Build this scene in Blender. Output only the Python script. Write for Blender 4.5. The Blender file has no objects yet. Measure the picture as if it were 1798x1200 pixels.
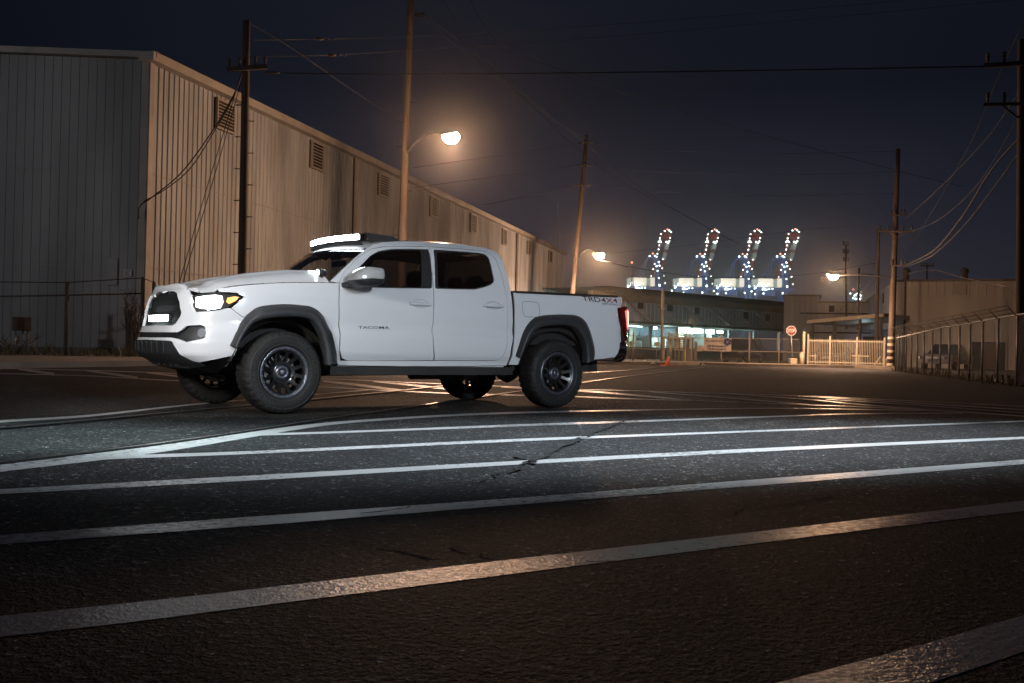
import bpy, bmesh, math, random
import numpy as np
from mathutils import Vector, Matrix, geometry
random.seed(7)
C = bpy.context.scene.collection
scene = bpy.context.scene
R_ = math.radians

# ------------------------------------------------------------------ camera
CAM = np.array([-3.8234, -9.5351, 0.6508]); YAW, PITCH, ROLL, FPX = -0.6415, 0.0070, 0.0229, 1756.6
_f = np.array([-math.sin(YAW)*math.cos(PITCH), math.cos(YAW)*math.cos(PITCH), math.sin(PITCH)])
_r0 = np.array([math.cos(YAW), math.sin(YAW), 0.]); _u0 = np.cross(_r0, _f)
_r = _r0*math.cos(ROLL)+_u0*math.sin(ROLL); _u = _u0*math.cos(ROLL)-_r0*math.sin(ROLL)
cd = bpy.data.cameras.new('camera'); cam = bpy.data.objects.new('camera', cd); C.objects.link(cam)
cam.matrix_world = Matrix(((_r[0], _u[0], -_f[0], CAM[0]), (_r[1], _u[1], -_f[1], CAM[1]), (_r[2], _u[2], -_f[2], CAM[2]), (0, 0, 0, 1)))
cd.sensor_width = 36; cd.lens = 36*FPX/1798; cd.clip_start = 0.05; cd.clip_end = 6000
scene.camera = cam
scene.view_settings.view_transform = 'Standard'; scene.view_settings.look = 'None'
scene.view_settings.exposure = 0.0; scene.view_settings.gamma = 1

# ------------------------------------------------------------------ world: clear night sky over a lit port
w = bpy.data.worlds.new('World'); scene.world = w; w.use_nodes = True
nt = w.node_tree; nt.nodes.clear()
def N(nt, t, **k):
    n = nt.nodes.new(t)
    for a, b in k.items():
        if a.startswith('i_'):
            n.inputs[int(a[2:]) if a[2:].isdigit() else a[2:].replace('_', ' ')].default_value = b
        else: setattr(n, a, b)
    return n
def L(nt, a, b): nt.links.new(a, b)
def ramp(nt, fac, stops, interp='LINEAR'):
    n = nt.nodes.new('ShaderNodeValToRGB'); cr = n.color_ramp; cr.interpolation = interp
    while len(cr.elements) > 1: cr.elements.remove(cr.elements[-1])
    cr.elements[0].position = stops[0][0]; cr.elements[0].color = (*stops[0][1], 1)
    for p, c in stops[1:]:
        e = cr.elements.new(p); e.color = (*c, 1)
    L(nt, fac, n.inputs['Fac']); return n
tc = N(nt, 'ShaderNodeTexCoord'); sx = N(nt, 'ShaderNodeSeparateXYZ'); L(nt, tc.outputs['Generated'], sx.inputs[0])
skyr = ramp(nt, sx.outputs['Z'], [(0.0, (.046, .044, .058)), (.05, (.040, .041, .057)), (.13, (.020, .023, .038)), (.25, (.0062, .0085, .0160)), (.45, (.010, .014, .024)), (1, (.022, .030, .050))])  # brighter again above the frame, added as ambient fill
# town glow: warmer and brighter towards the port (direction of the cranes), darker to the right
dot = N(nt, 'ShaderNodeVectorMath', operation='DOT_PRODUCT'); L(nt, tc.outputs['Generated'], dot.inputs[0]); dot.inputs[1].default_value = (.62, .785, 0)
gl = N(nt, 'ShaderNodeMapRange'); L(nt, dot.outputs['Value'], gl.inputs[0]); gl.inputs[1].default_value = .80; gl.inputs[2].default_value = 1.0; gl.inputs[3].default_value = .45; gl.inputs[4].default_value = 1.0
nz = N(nt, 'ShaderNodeTexNoise', i_Scale=2.2, i_Detail=4.0); L(nt, tc.outputs['Generated'], nz.inputs['Vector'])
nm = N(nt, 'ShaderNodeMapRange'); L(nt, nz.outputs[0], nm.inputs[0]); nm.inputs[1].default_value = .3; nm.inputs[2].default_value = .7; nm.inputs[3].default_value = .85; nm.inputs[4].default_value = 1.15
m1 = N(nt, 'ShaderNodeMath', operation='MULTIPLY'); L(nt, gl.outputs[0], m1.inputs[0]); L(nt, nm.outputs[0], m1.inputs[1])
bg = N(nt, 'ShaderNodeBackground'); L(nt, skyr.outputs[0], bg.inputs[0]); L(nt, m1.outputs[0], bg.inputs[1])
wo = N(nt, 'ShaderNodeOutputWorld'); L(nt, bg.outputs[0], wo.inputs[0])

def lamp(kind, name, loc, energy, color, aim=None, size=.25, spot=None, blend=.5, parent=None, size_y=None, spread=None):
    d = bpy.data.lights.new(name, kind); d.energy = energy; d.color = color
    if kind == 'AREA':
        d.size = size
        if size_y: d.shape = 'RECTANGLE'; d.size_y = size_y
        if spread: d.spread = R_(spread)
    elif kind != 'SUN': d.shadow_soft_size = size
    if kind == 'SPOT': d.spot_size = R_(spot); d.spot_blend = blend
    o = bpy.data.objects.new(name, d); C.objects.link(o); o.location = loc
    if aim is not None:
        o.rotation_euler = (Vector(aim)-Vector(loc)).to_track_quat('-Z', 'Y').to_euler()
    if parent is not None: o.parent = parent; o.location = Vector(loc)-parent.location
    return o
COOL = (.80, .90, 1.0); WARM = (1.0, .62, .36); SODIUM = (1.0, .62, .44)
# added unseen spots around the frame that brighten truck, road and warehouse gable
def stretched(kind, loc, energy, color, aim, sx, axis=(1, -.18, 0), **k):
    """oblong spot: long side of its pool along axis"""
    o = lamp('SPOT', 'added_spot', loc, energy, color, **k); z = (Vector(loc)-Vector(aim)).normalized(); x = Vector(axis); x = (x-z*x.dot(z)).normalized(); y = z.cross(x)
    o.rotation_euler = Matrix((x, y, z)).transposed().to_euler(); o.scale = (sx, 1, 1); return o
stretched(0, (-1.0, -15.5, 4.2), 4300, COOL, (1.1, -1.0, 1.0), 2.9, (1, 0, 0), size=.4, spot=15.5, blend=.8)
stretched(0, (2.2, -5.1, 6.4), 5000, (.76, .89, 1.0), (2.0, -4.4, 0), 2.4, size=.4, spot=44, blend=1.)
stretched(0, (-2.9, -3.2, 4.6), 1600, (.68, .92, .92), (-2.6, -2.35, 0), 1.7, (1, -.4, 0), size=.3, spot=36, blend=1.)
lamp('SPOT', 'added_spot', (-7.5, -5.0, 3.0), 2200, (1.0, .97, .93), (-.6, -.3, .9), size=.5, spot=26, blend=1.)  # added to brighten the hood and grille surround
lamp('SPOT', 'added_spot', (-24., 8., 7.), 4000, (.95, .96, 1.0), (0., 26., 3.), size=.5, spot=62, blend=1.)  # added to brighten the dark warehouse gable
lamp('SPOT', 'added_spot', (-1.2, -2.2, 6.0), 500, (.92, .96, 1.0), (-.5, 0, 1.1), size=.4, spot=34, blend=1.)  # added overhead to brighten the hood


# ------------------------------------------------------------------ survey helpers (photo pixel -> place)
def ray(x, y):
    return CAM, _f + _r*((x-899)/FPX) - _u*((y-600)/FPX)
def on(x, y, axis, v):
    o, d = ray(x, y); return o+d*((v-o[axis])/d[axis])
def gp(x, y, z=0.): return on(x, y, 2, z)
def at(x, y, rng):
    o, d = ray(x, y); return o+d*(rng/math.hypot(d[0], d[1]))
def proj(P):
    d = np.asarray(P, float)-CAM; z = d@_f
    return np.stack([899+FPX*(d@_r)/z, 600-FPX*(d@_u)/z], -1)

def catmull(pts, k=8, closed=False):
    pts = [np.array(p, float) for p in pts]; out = []; n = len(pts)
    for i in range(n-1 if not closed else n):
        g = (lambda j: pts[j % n]) if closed else (lambda j: pts[min(max(j, 0), n-1)])
        p0, p1, p2, p3 = g(i-1), g(i), g(i+1), g(i+2)
        for t in np.linspace(0, 1, k, endpoint=False):
            out.append(.5*((2*p1)+(-p0+p2)*t+(2*p0-5*p1+4*p2-p3)*t*t+(-p0+3*p1-3*p2+p3)*t**3))
    if not closed: out.append(pts[-1])
    return out
# ------------------------------------------------------------------ object helpers
def tagp(o, label=None, cat=None, group=None, kind=None):
    if label: o['label'] = label
    if cat: o['category'] = cat
    if group: o['group'] = group
    if kind: o['kind'] = kind
    return o
def thing(name, loc, label, cat, group=None, rz=0.):
    o = bpy.data.objects.new(name, None); C.objects.link(o); o.location = loc; o.rotation_euler = (0, 0, rz); o.empty_display_size = .2
    return tagp(o, label, cat, group)
def empty(name, parent, loc=(0, 0, 0)):
    o = bpy.data.objects.new(name, None); C.objects.link(o); o.parent = parent; o.location = loc; return o
class MB:
    def __init__(s): s.v = []; s.f = []; s.sm = []; s.mi = []
    def add(s, vs, fs, smooth=False, mi=0):
        n = len(s.v); s.v += [tuple(float(c) for c in v) for v in vs]; s.f += [tuple(i+n for i in f) for f in fs]; s.sm += [smooth]*len(fs); s.mi += [mi]*len(fs); return s
    def box(s, a, b, mi=0):
        x0, y0, z0 = a; x1, y1, z1 = b
        return s.add([(x0, y0, z0), (x1, y0, z0), (x1, y1, z0), (x0, y1, z0), (x0, y0, z1), (x1, y0, z1), (x1, y1, z1), (x0, y1, z1)],
              [(0, 3, 2, 1), (4, 5, 6, 7), (0, 1, 5, 4), (1, 2, 6, 5), (2, 3, 7, 6), (3, 0, 4, 7)], mi=mi)
    def obox(s, p, q, wd, ht, up=(0, 0, 1), mi=0):
        p = Vector(p); q = Vector(q); d = (q-p).normalized(); up = Vector(up)
        if abs(d.dot(up)) > .98: up = Vector((1, 0, 0))
        a = d.cross(up).normalized()*wd/2; b = a.cross(d).normalized()*ht/2
        vs = [p-a-b, p+a-b, p+a+b, p-a+b, q-a-b, q+a-b, q+a+b, q-a+b]
        return s.add(vs, [(0, 1, 2, 3), (7, 6, 5, 4), (0, 4, 5, 1), (1, 5, 6, 2), (2, 6, 7, 3), (3, 7, 4, 0)], mi=mi)
    def tube(s, pts, r, n=8, cap=True, mi=0):
        pts = [Vector(p) for p in pts]; rs = r if isinstance(r, (list, tuple)) else [r]*len(pts)
        vs = []; up0 = None
        for i, p in enumerate(pts):
            d = (pts[min(i+1, len(pts)-1)]-pts[max(i-1, 0)]).normalized()
            if up0 is None or abs(d.dot(up0)) > .98: up0 = Vector((0, 0, 1)) if abs(d.z) < .9 else Vector((1, 0, 0))
            a = d.cross(up0).normalized(); b = a.cross(d).normalized(); up0 = b
            for k in range(n):
                t = 2*math.pi*k/n; vs.append(p+(a*math.cos(t)+b*math.sin(t))*rs[i])
        fs = []
        for i in range(len(pts)-1):
            for k in range(n):
                k2 = (k+1) % n; fs.append((i*n+k, i*n+k2, (i+1)*n+k2, (i+1)*n+k))
        s.add(vs, fs, True, mi)
        if cap:
            n0 = len(s.v)-len(vs); s.f += [tuple(n0+k for k in range(n))[::-1], tuple(n0+(len(pts)-1)*n+k for k in range(n))]; s.sm += [False]*2; s.mi += [mi]*2
        return s
    def lathe(s, prof, axis='Z', c=(0, 0, 0), n=32, smooth=True, mod=None, mi=0, closed=False):
        vs = []
        for k in range(n):
            t = 2*math.pi*k/n
            for j, (r, h) in enumerate(prof):
                if mod: r = mod(r, h, k, j)
                a, b = r*math.cos(t), r*math.sin(t)
                if axis == 'Z': v = (c[0]+a, c[1]+b, c[2]+h)
                elif axis == 'Y': v = (c[0]+a, c[1]+h, c[2]-b)
                else: v = (c[0]+h, c[1]+a, c[2]+b)
                vs.append(v)
        m = len(prof); fs = []
        for k in range(n):
            k2 = (k+1) % n
            for j in range(m-1 if not closed else m):
                j2 = (j+1) % m
                fs.append((k*m+j, k2*m+j, k2*m+j2, k*m+j2))
        return s.add(vs, fs, smooth, mi)
    def prism(s, poly, fn, t0, t1, mi=0, smooth=False):
        n = len(poly); vs = [fn(a, b, t0) for a, b in poly]+[fn(a, b, t1) for a, b in poly]
        fs = [tuple(range(n))[::-1], tuple(range(n, 2*n))]+[(i, (i+1) % n, (i+1) % n+n, i+n) for i in range(n)]
        return s.add(vs, fs, smooth, mi)
    def quadgrid(s, rows, smooth=True, mi=0):
        m = len(rows[0]); vs = [p for r in rows for p in r]
        fs = [(i*m+j, i*m+j+1, (i+1)*m+j+1, (i+1)*m+j) for i in range(len(rows)-1) for j in range(m-1)]
        return s.add(vs, fs, smooth, mi)
    def build(s, name, mats, parent=None, kind=None, bevel=0., recalc=True, origin=None):
        me = bpy.data.meshes.new(name)
        vs = s.v
        if origin is not None: vs = [(v[0]-origin[0], v[1]-origin[1], v[2]-origin[2]) for v in vs]
        me.from_pydata(vs, [], s.f)
        me.polygons.foreach_set('use_smooth', s.sm); me.polygons.foreach_set('material_index', s.mi); me.update()
        if recalc:
            bm = bmesh.new(); bm.from_mesh(me); bmesh.ops.recalc_face_normals(bm, faces=bm.faces)
            bm.to_mesh(me); bm.free()
        for m in (mats if isinstance(mats, (list, tuple)) else [mats]): me.materials.append(m)
        o = bpy.data.objects.new(name, me); C.objects.link(o)
        if origin is not None: o.location = origin
        if parent is not None: o.parent = parent
        if kind: o['kind'] = kind
        if bevel > 0:
            md = o.modifiers.new('bevel', 'BEVEL'); md.width = bevel; md.segments = 2; md.limit_method = 'ANGLE'; md.angle_limit = R_(40)
        return o
def copy_tree(o, parent=None):
    c = o.copy(); C.objects.link(c)
    if parent is not None: c.parent = parent
    for ch in list(o.children): copy_tree(ch, c)
    return c
_tc = {}
def text_mesh(txt, res=3, bold=0., shear=0.):
    key = (txt, bold, shear)
    if key in _tc: return _tc[key]
    cu = bpy.data.curves.new('t', 'FONT'); cu.body = txt; cu.resolution_u = res; cu.offset = bold; cu.shear = shear
    o = bpy.data.objects.new('t', cu); C.objects.link(o); dg = bpy.context.evaluated_depsgraph_get()
    me = bpy.data.meshes.new_from_object(o.evaluated_get(dg)); v = np.array([p.co[:2] for p in me.vertices]); f = [tuple(p.vertices) for p in me.polygons]
    bpy.data.objects.remove(o); bpy.data.curves.remove(cu); bpy.data.meshes.remove(me)
    mn, mx = v.min(0), v.max(0); v = (v-mn)/(mx-mn)
    _tc[key] = (v, f, (mx-mn)[0]/(mx-mn)[1]); return _tc[key]

# ------------------------------------------------------------------ materials
def mat(name, col, rough=.6, metal=0., spec=.5, coat=0., emit=None, estr=0., alpha=1., nosample=False):
    m = bpy.data.materials.new(name); m.use_nodes = True; b = m.node_tree.nodes['Principled BSDF']
    b.inputs['Base Color'].default_value = (*col, 1); b.inputs['Roughness'].default_value = rough; b.inputs['Metallic'].default_value = metal
    b.inputs['Specular IOR Level'].default_value = spec; b.inputs['Coat Weight'].default_value = coat; b.inputs['Coat Roughness'].default_value = .04
    if emit: b.inputs['Emission Color'].default_value = (*emit, 1); b.inputs['Emission Strength'].default_value = estr
    if nosample: m.cycles.emission_sampling = 'NONE'
    return m
def noisy(name, c1, c2, scale=4., rough=(.5, .8), bump=.1, bscale=30., metal=0., detail=6., stretch=(1, 1, 1), coord='Object', lo=.35, hi=.65, spec=.5, bdist=.01):
    m = mat(name, c1, .6, metal, spec); nt = m.node_tree; b = nt.nodes['Principled BSDF']
    tc = N(nt, 'ShaderNodeTexCoord'); mp = N(nt, 'ShaderNodeMapping'); mp.inputs['Scale'].default_value = stretch
    L(nt, tc.outputs[coord], mp.inputs[0])
    n1 = N(nt, 'ShaderNodeTexNoise', i_Scale=scale, i_Detail=detail); L(nt, mp.outputs[0], n1.inputs['Vector'])
    r = ramp(nt, n1.outputs[0], [(lo, c1), (hi, c2)]); L(nt, r.outputs[0], b.inputs['Base Color'])
    mr = N(nt, 'ShaderNodeMapRange'); L(nt, n1.outputs[0], mr.inputs[0]); mr.inputs[1].default_value = .3; mr.inputs[2].default_value = .7; mr.inputs[3].default_value = rough[0]; mr.inputs[4].default_value = rough[1]
    L(nt, mr.outputs[0], b.inputs['Roughness'])
    if bump:
        n2 = N(nt, 'ShaderNodeTexNoise', i_Scale=bscale, i_Detail=3.0); L(nt, mp.outputs[0], n2.inputs['Vector'])
        bp = N(nt, 'ShaderNodeBump', i_Strength=bump, i_Distance=bdist); L(nt, n2.outputs[0], bp.inputs['Height']); L(nt, bp.outputs[0], b.inputs['Normal'])
    return m

def asphalt_mat(name, base=(.036, .036, .038), warm=(.050, .048, .046), bright=1.):
    m = mat(name, base, .55, 0, .22); nt = m.node_tree; b = nt.nodes['Principled BSDF']
    tc = N(nt, 'ShaderNodeTexCoord'); P = tc.outputs['Object']
    big = N(nt, 'ShaderNodeTexNoise', i_Scale=.35, i_Detail=5.0); L(nt, P, big.inputs['Vector'])
    fine = N(nt, 'ShaderNodeTexNoise', i_Scale=200., i_Detail=2.0); L(nt, P, fine.inputs['Vector'])
    vor = N(nt, 'ShaderNodeTexVoronoi', i_Scale=120.); L(nt, P, vor.inputs['Vector'])
    c1 = ramp(nt, big.outputs[0], [(.30, tuple(c_*.55 for c_ in base)), (.40, base), (.66, warm)])
    # exposed stones: some voronoi cells are pale, a few very pale
    sep = N(nt, 'ShaderNodeSeparateColor'); L(nt, vor.outputs['Color'], sep.inputs[0])
    st = ramp(nt, sep.outputs[0], [(0, (.45, .45, .45)), (.55, (.85, .85, .85)), (.85, (1.6, 1.6, 1.6)), (.955, (2.6, 2.6, 2.5)), (.985, (6.5, 6.3, 6.0))], 'CONSTANT')
    mx = N(nt, 'ShaderNodeMix', data_type='RGBA', blend_type='MULTIPLY'); mx.inputs[0].default_value = 1.
    L(nt, c1.outputs[0], mx.inputs[6]); L(nt, st.outputs[0], mx.inputs[7])
    v2 = N(nt, 'ShaderNodeTexVoronoi', i_Scale=48.); L(nt, P, v2.inputs['Vector']); s2 = N(nt, 'ShaderNodeSeparateColor'); L(nt, v2.outputs['Color'], s2.inputs[0])
    st2 = ramp(nt, s2.outputs[0], [(0, (.50, .50, .50)), (.4, (.9, .9, .9)), (.80, (1.5, 1.48, 1.45)), (.95, (4.2, 4.1, 3.9))], 'CONSTANT')
    n3 = N(nt, 'ShaderNodeTexNoise', i_Scale=3.0, i_Detail=8.0, i_Roughness=.65); L(nt, P, n3.inputs['Vector']); st3 = ramp(nt, n3.outputs[0], [(.32, (.62, .62, .62)), (.68, (1.35, 1.35, 1.35))])
    mx2 = N(nt, 'ShaderNodeMix', data_type='RGBA', blend_type='MULTIPLY'); mx2.inputs[0].default_value = 1.; L(nt, mx.outputs[2], mx2.inputs[6]); L(nt, st2.outputs[0], mx2.inputs[7])
    mx = N(nt, 'ShaderNodeMix', data_type='RGBA', blend_type='MULTIPLY'); mx.inputs[0].default_value = 1.; L(nt, mx2.outputs[2], mx.inputs[6]); L(nt, st3.outputs[0], mx.inputs[7])
    # thin wandering cracks
    dn = N(nt, 'ShaderNodeTexNoise', i_Scale=1.6, i_Detail=6.0); L(nt, P, dn.inputs['Vector'])
    dm = N(nt, 'ShaderNodeMix', data_type='VECTOR'); dm.inputs[0].default_value = .32
    L(nt, P, dm.inputs[4]); L(nt, dn.outputs['Color'], dm.inputs[5])
    cv = N(nt, 'ShaderNodeTexVoronoi', feature='DISTANCE_TO_EDGE', i_Scale=.30); L(nt, dm.outputs[1], cv.inputs['Vector'])
    ck = ramp(nt, cv.outputs['Distance'], [(0, (.25, .25, .25)), (.003, (.45, .45, .45)), (.0055, (1, 1, 1))])
    # cracks only in places
    ckn = N(nt, 'ShaderNodeTexNoise', i_Scale=.5, i_Detail=2.0); L(nt, P, ckn.inputs['Vector'])
    ckm = ramp(nt, ckn.outputs[0], [(.50, (0, 0, 0)), (.56, (1, 1, 1))])
    m3 = N(nt, 'ShaderNodeMix', data_type='RGBA'); L(nt, ckm.outputs[0], m3.inputs[0]); m3.inputs[6].default_value = (1, 1, 1, 1); L(nt, ck.outputs[0], m3.inputs[7])
    m2 = N(nt, 'ShaderNodeMix', data_type='RGBA', blend_type='MULTIPLY'); m2.inputs[0].default_value = 1.
    L(nt, mx.outputs[2], m2.inputs[6]); L(nt, m3.outputs[2], m2.inputs[7]); L(nt, m2.outputs[2], b.inputs['Base Color'])
    rr = N(nt, 'ShaderNodeMapRange'); L(nt, big.outputs[0], rr.inputs[0]); rr.inputs[1].default_value = .3; rr.inputs[2].default_value = .7; rr.inputs[3].default_value = .70; rr.inputs[4].default_value = .85
    L(nt, rr.outputs[0], b.inputs['Roughness'])
    ad0 = N(nt, 'ShaderNodeMath', operation='ADD'); L(nt, fine.outputs[0], ad0.inputs[0]); L(nt, vor.outputs['Distance'], ad0.inputs[1]); ad = N(nt, 'ShaderNodeMath', operation='MULTIPLY_ADD'); L(nt, v2.outputs['Distance'], ad.inputs[0]); ad.inputs[1].default_value = 1.6; L(nt, ad0.outputs[0], ad.inputs[2])
    bp = N(nt, 'ShaderNodeBump', i_Strength=.8, i_Distance=.006); L(nt, ad.outputs[0], bp.inputs['Height']); L(nt, bp.outputs[0], b.inputs['Normal'])
    return m
def paint_mat(name, col=(.66, .645, .63)):
    """worn road paint: asphalt shows through where tyres have rubbed it off"""
    m = asphalt_mat(name); nt = m.node_tree; b = nt.nodes['Principled BSDF']
    old = b.inputs['Base Color'].links[0].from_socket
    tc = N(nt, 'ShaderNodeTexCoord'); P = tc.outputs['Object']
    n1 = N(nt, 'ShaderNodeTexNoise', i_Scale=26., i_Detail=5.0, i_Roughness=.7); L(nt, P, n1.inputs['Vector'])
    n2 = N(nt, 'ShaderNodeTexNoise', i_Scale=.9, i_Detail=3.0); L(nt, P, n2.inputs['Vector'])
    s = N(nt, 'ShaderNodeMath', operation='MULTIPLY_ADD'); L(nt, n2.outputs[0], s.inputs[0]); s.inputs[1].default_value = .85; L(nt, n1.outputs[0], s.inputs[2])
    wr = ramp(nt, s.outputs[0], [(.66, (1, 1, 1)), (.99, (1, 1, 1)), (1.0, (1, 1, 1))])
    mr = N(nt, 'ShaderNodeMapRange'); L(nt, s.outputs[0], mr.inputs[0]); mr.inputs[1].default_value = .97; mr.inputs[2].default_value = 1.06; mr.inputs[3].default_value = 1.; mr.inputs[4].default_value = .12
    dirt = ramp(nt, n2.outputs[0], [(.35, tuple(c*.7 for c in col)), (.65, col)])
    mx = N(nt, 'ShaderNodeMix', data_type='RGBA'); L(nt, mr.outputs[0], mx.inputs[0]); L(nt, old, mx.inputs[6]); L(nt, dirt.outputs[0], mx.inputs[7])
    L(nt, mx.outputs[2], b.inputs['Base Color'])
    for n_ in nt.nodes:
        if n_.type == 'BUMP': n_.inputs['Strength'].default_value = .30
    for l in list(b.inputs['Roughness'].links): nt.links.remove(l)
    b.inputs['Roughness'].default_value = .30; b.inputs['Specular IOR Level'].default_value = .75
    return m

M = {}
M['asphalt'] = asphalt_mat('asphalt'); M['asphalt_new'] = asphalt_mat('asphalt_patch', (.022, .022, .024), (.030, .029, .029))
M['paint'] = paint_mat('road_paint'); M['paint_pink'] = paint_mat('road_paint_old', (.55, .50, .47))
M['concrete'] = noisy('concrete', (.22, .19, .165), (.32, .28, .245), 1.3, (.7, .95), .4, 60)
M['steel_rail'] = noisy('steel_rail', (.35, .33, .30), (.20, .17, .14), 6, (.25, .5), .1, metal=1.)
M['groove'] = mat('rail_groove', (.008, .008, .008), .9)
M['body'] = mat('white_paint', (.76, .76, .78), .26, 0, .5, 1.)
M['black_plastic'] = noisy('black_plastic', (.016, .017, .018), (.022, .023, .025), 30, (.42, .55), .15, 300, bdist=.001)
M['flare'] = noisy('flare_plastic', (.030, .032, .035), (.038, .040, .043), 30, (.38, .5), .1, 300, bdist=.001)
M['under'] = noisy('underbody', (.012, .012, .012), (.030, .027, .024), 9, (.5, .9), .3, 40)
M['rubber'] = noisy('tyre_rubber', (.008, .008, .008), (.015, .014, .013), 14, (.6, .85), .2, 120, bdist=.002)
M['rubber_hi'] = mat('tyre_lettering', (.034, .034, .035), .5)
M['rim'] = mat('rim_black', (.010, .010, .011), .28, 0, .5, .6)
M['rim_ring'] = mat('rim_ring', (.17, .18, .21), .36, .8, .5)
M['bolt'] = mat('bolt_steel', (.45, .46, .48), .3, 1.)
M['disc'] = noisy('brake_disc', (.30, .29, .28), (.20, .18, .16), 8, (.3, .5), 0, metal=1.)
M['chrome'] = mat('chrome', (.75, .76, .78), .06, 1.)
M['reflector'] = mat('reflector', (.6, .6, .6), .25, .6); M['mirror_cap'] = mat('mirror_cap', (.80, .80, .78), .22, .35, .5, .6)
M['interior'] = noisy('interior_black', (.012, .012, .013), (.02, .02, .021), 10, (.7, .9), .1)
M['grille'] = mat('grille_mesh', (.006, .0065, .007), .75, 0, .3)
def glass(name, tint, trans, rough=.0):
    m = bpy.data.materials.new(name); m.use_nodes = True; nt = m.node_tree; nt.nodes.clear()
    o = N(nt, 'ShaderNodeOutputMaterial'); t = N(nt, 'ShaderNodeBsdfTransparent'); t.inputs[0].default_value = (*tint, 1)
    g = N(nt, 'ShaderNodeBsdfGlossy'); g.inputs['Roughness'].default_value = .02; g.inputs[0].default_value = (.95, .97, 1, 1)
    fr = N(nt, 'ShaderNodeFresnel', i_IOR=1.5); mx = N(nt, 'ShaderNodeMixShader')
    L(nt, fr.outputs[0], mx.inputs[0]); L(nt, t.outputs[0], mx.inputs[1]); L(nt, g.outputs[0], mx.inputs[2]); L(nt, mx.outputs[0], o.inputs[0])
    return m
M['glass_tint'] = glass('glass_tinted', (.70, .72, .74), 1); M['glass_privacy'] = glass('glass_privacy', (.17, .175, .19), 1); M['glass_clear'] = glass('glass_clear', (.82, .86, .85), 1)
M['lens'] = glass('lens_clear', (.95, .97, 1), 1)
M['led'] = mat('led_white', (.9, .9, .9), .3, emit=(.86, .95, 1.0), estr=50.)
M['led_small'] = mat('led_small', (.9, .9, .9), .3, emit=(.86, .95, 1.0), estr=9.)
M['led_head'] = mat('headlamp_white', (.9, .9, .9), .3, emit=(1.0, .99, .93), estr=5.)
M['amber'] = mat('indicator_amber', (.9, .35, .04), .3, emit=(1.0, .55, .18), estr=1.3)
M['red_lens'] = mat('tail_red', (.5, .01, .01), .15, emit=(1.0, .16, .12), estr=1.7)
M['red_hot'] = mat('tail_red_lit', (.8, .1, .08), .2, emit=(1.0, .62, .50), estr=4.0)
M['red_dark'] = mat('tail_red_dark', (.12, .004, .004), .1, coat=1.)
M['decal_black'] = mat('decal_black', (.006, .006, .007), .35); M['decal_red'] = mat('decal_red', (.16, .006, .010), .4)

# ================================================================== GROUND
q = MB(); q.add([(-700, -700, 0), (1800, -700, 0), (1800, 1800, 0), (-700, 1800, 0)], [(0, 1, 2, 3)]); q.build('ground', M['asphalt'], kind='structure')
def strip(name, rows, m, z=.004, kind='structure', n=14):
    """painted line: rows of (photo x, upper y, lower y), laid on the asphalt"""
    pts = []
    rows = [np.array(r, float) for r in rows]
    dense = catmull(rows, n)
    q = MB(); vs = []
    for x, a, b in dense: vs += [gp(x, a, z), gp(x, b, z)]
    def run_on(a, a2, b, b2, L_):   # carry the line straight on beyond the frame
        da = (a-a2)+(b-b2); da = da/np.linalg.norm(da)*L_; return [a+da, b+da]
    if rows[0][0] <= 0: vs = run_on(vs[0], vs[4], vs[1], vs[5], 6.)+vs
    if rows[-1][0] >= 1798: vs = vs+run_on(vs[-2], vs[-6], vs[-1], vs[-5], 8.)
    q.add(vs, [(2*i, 2*i+1, 2*i+3, 2*i+2) for i in range(len(vs)//2-1)]); return q.build(name, m, kind=kind, recalc=False)
LINES = [
 [(1300, 1217, 1300), (1369, 1198, 1280), (1500, 1163.5, 1239), (1643.5, 1124.7, 1196), (1798, 1080, 1144), (1900, 1050, 1106)],
 [(-60, 1089, 1127), (0, 1082, 1118.5), (225, 1059, 1093), (450, 1034, 1064.5), (900, 982.3, 1008), (1350, 931.2, 951.4), (1798, 879, 897.5), (1860, 871, 889)],
 [(-60, 945, 962), (0, 940, 956), (450, 907, 923), (900, 875, 887), (1350, 840.3, 851.3), (1798, 807, 815), (1860, 802, 810)],
 [(-60, 864, 873), (0, 859.4, 868), (450, 834.6, 843.5), (900, 810, 816.6), (1350, 786.5, 792.6), (1798, 767, 771), (1860, 764, 768)],
 [(150, 803, 812), (200, 800, 806.5), (450, 791.8, 797), (900, 771.3, 775.8), (1350, 755, 758), (1798, 738.7, 741), (1860, 737, 739)],
 [(430, 762, 766), (600, 757.3, 760.6), (900, 745.7, 749.3), (1100, 739, 742.2), (1350, 730.8, 733), (1475, 726.5, 728.3), (1600, 725.3, 727), (1690, 724.8, 726.2)],
 [(-60, 824, 840), (0, 814, 829), (170, 795.8, 809), (300, 779.5, 791.5), (450, 757.5, 766.5), (520, 748, 755), (600, 740, 744.5), (750, 730, 733.5), (900, 723.6, 726.8), (1100, 719.7, 721.9), (1350, 716.4, 718), (1575, 719.6, 721.2), (1690, 723.4, 725), (1798, 730.2, 732)],
 [(-60, 744, 749.5), (0, 738.2, 742.5), (150, 729, 732.6), (300, 713.2, 715.8), (400, 704, 706), (500, 696.5, 698), (559, 691.6, 693), (647, 684.2, 685.8)],
]
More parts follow.
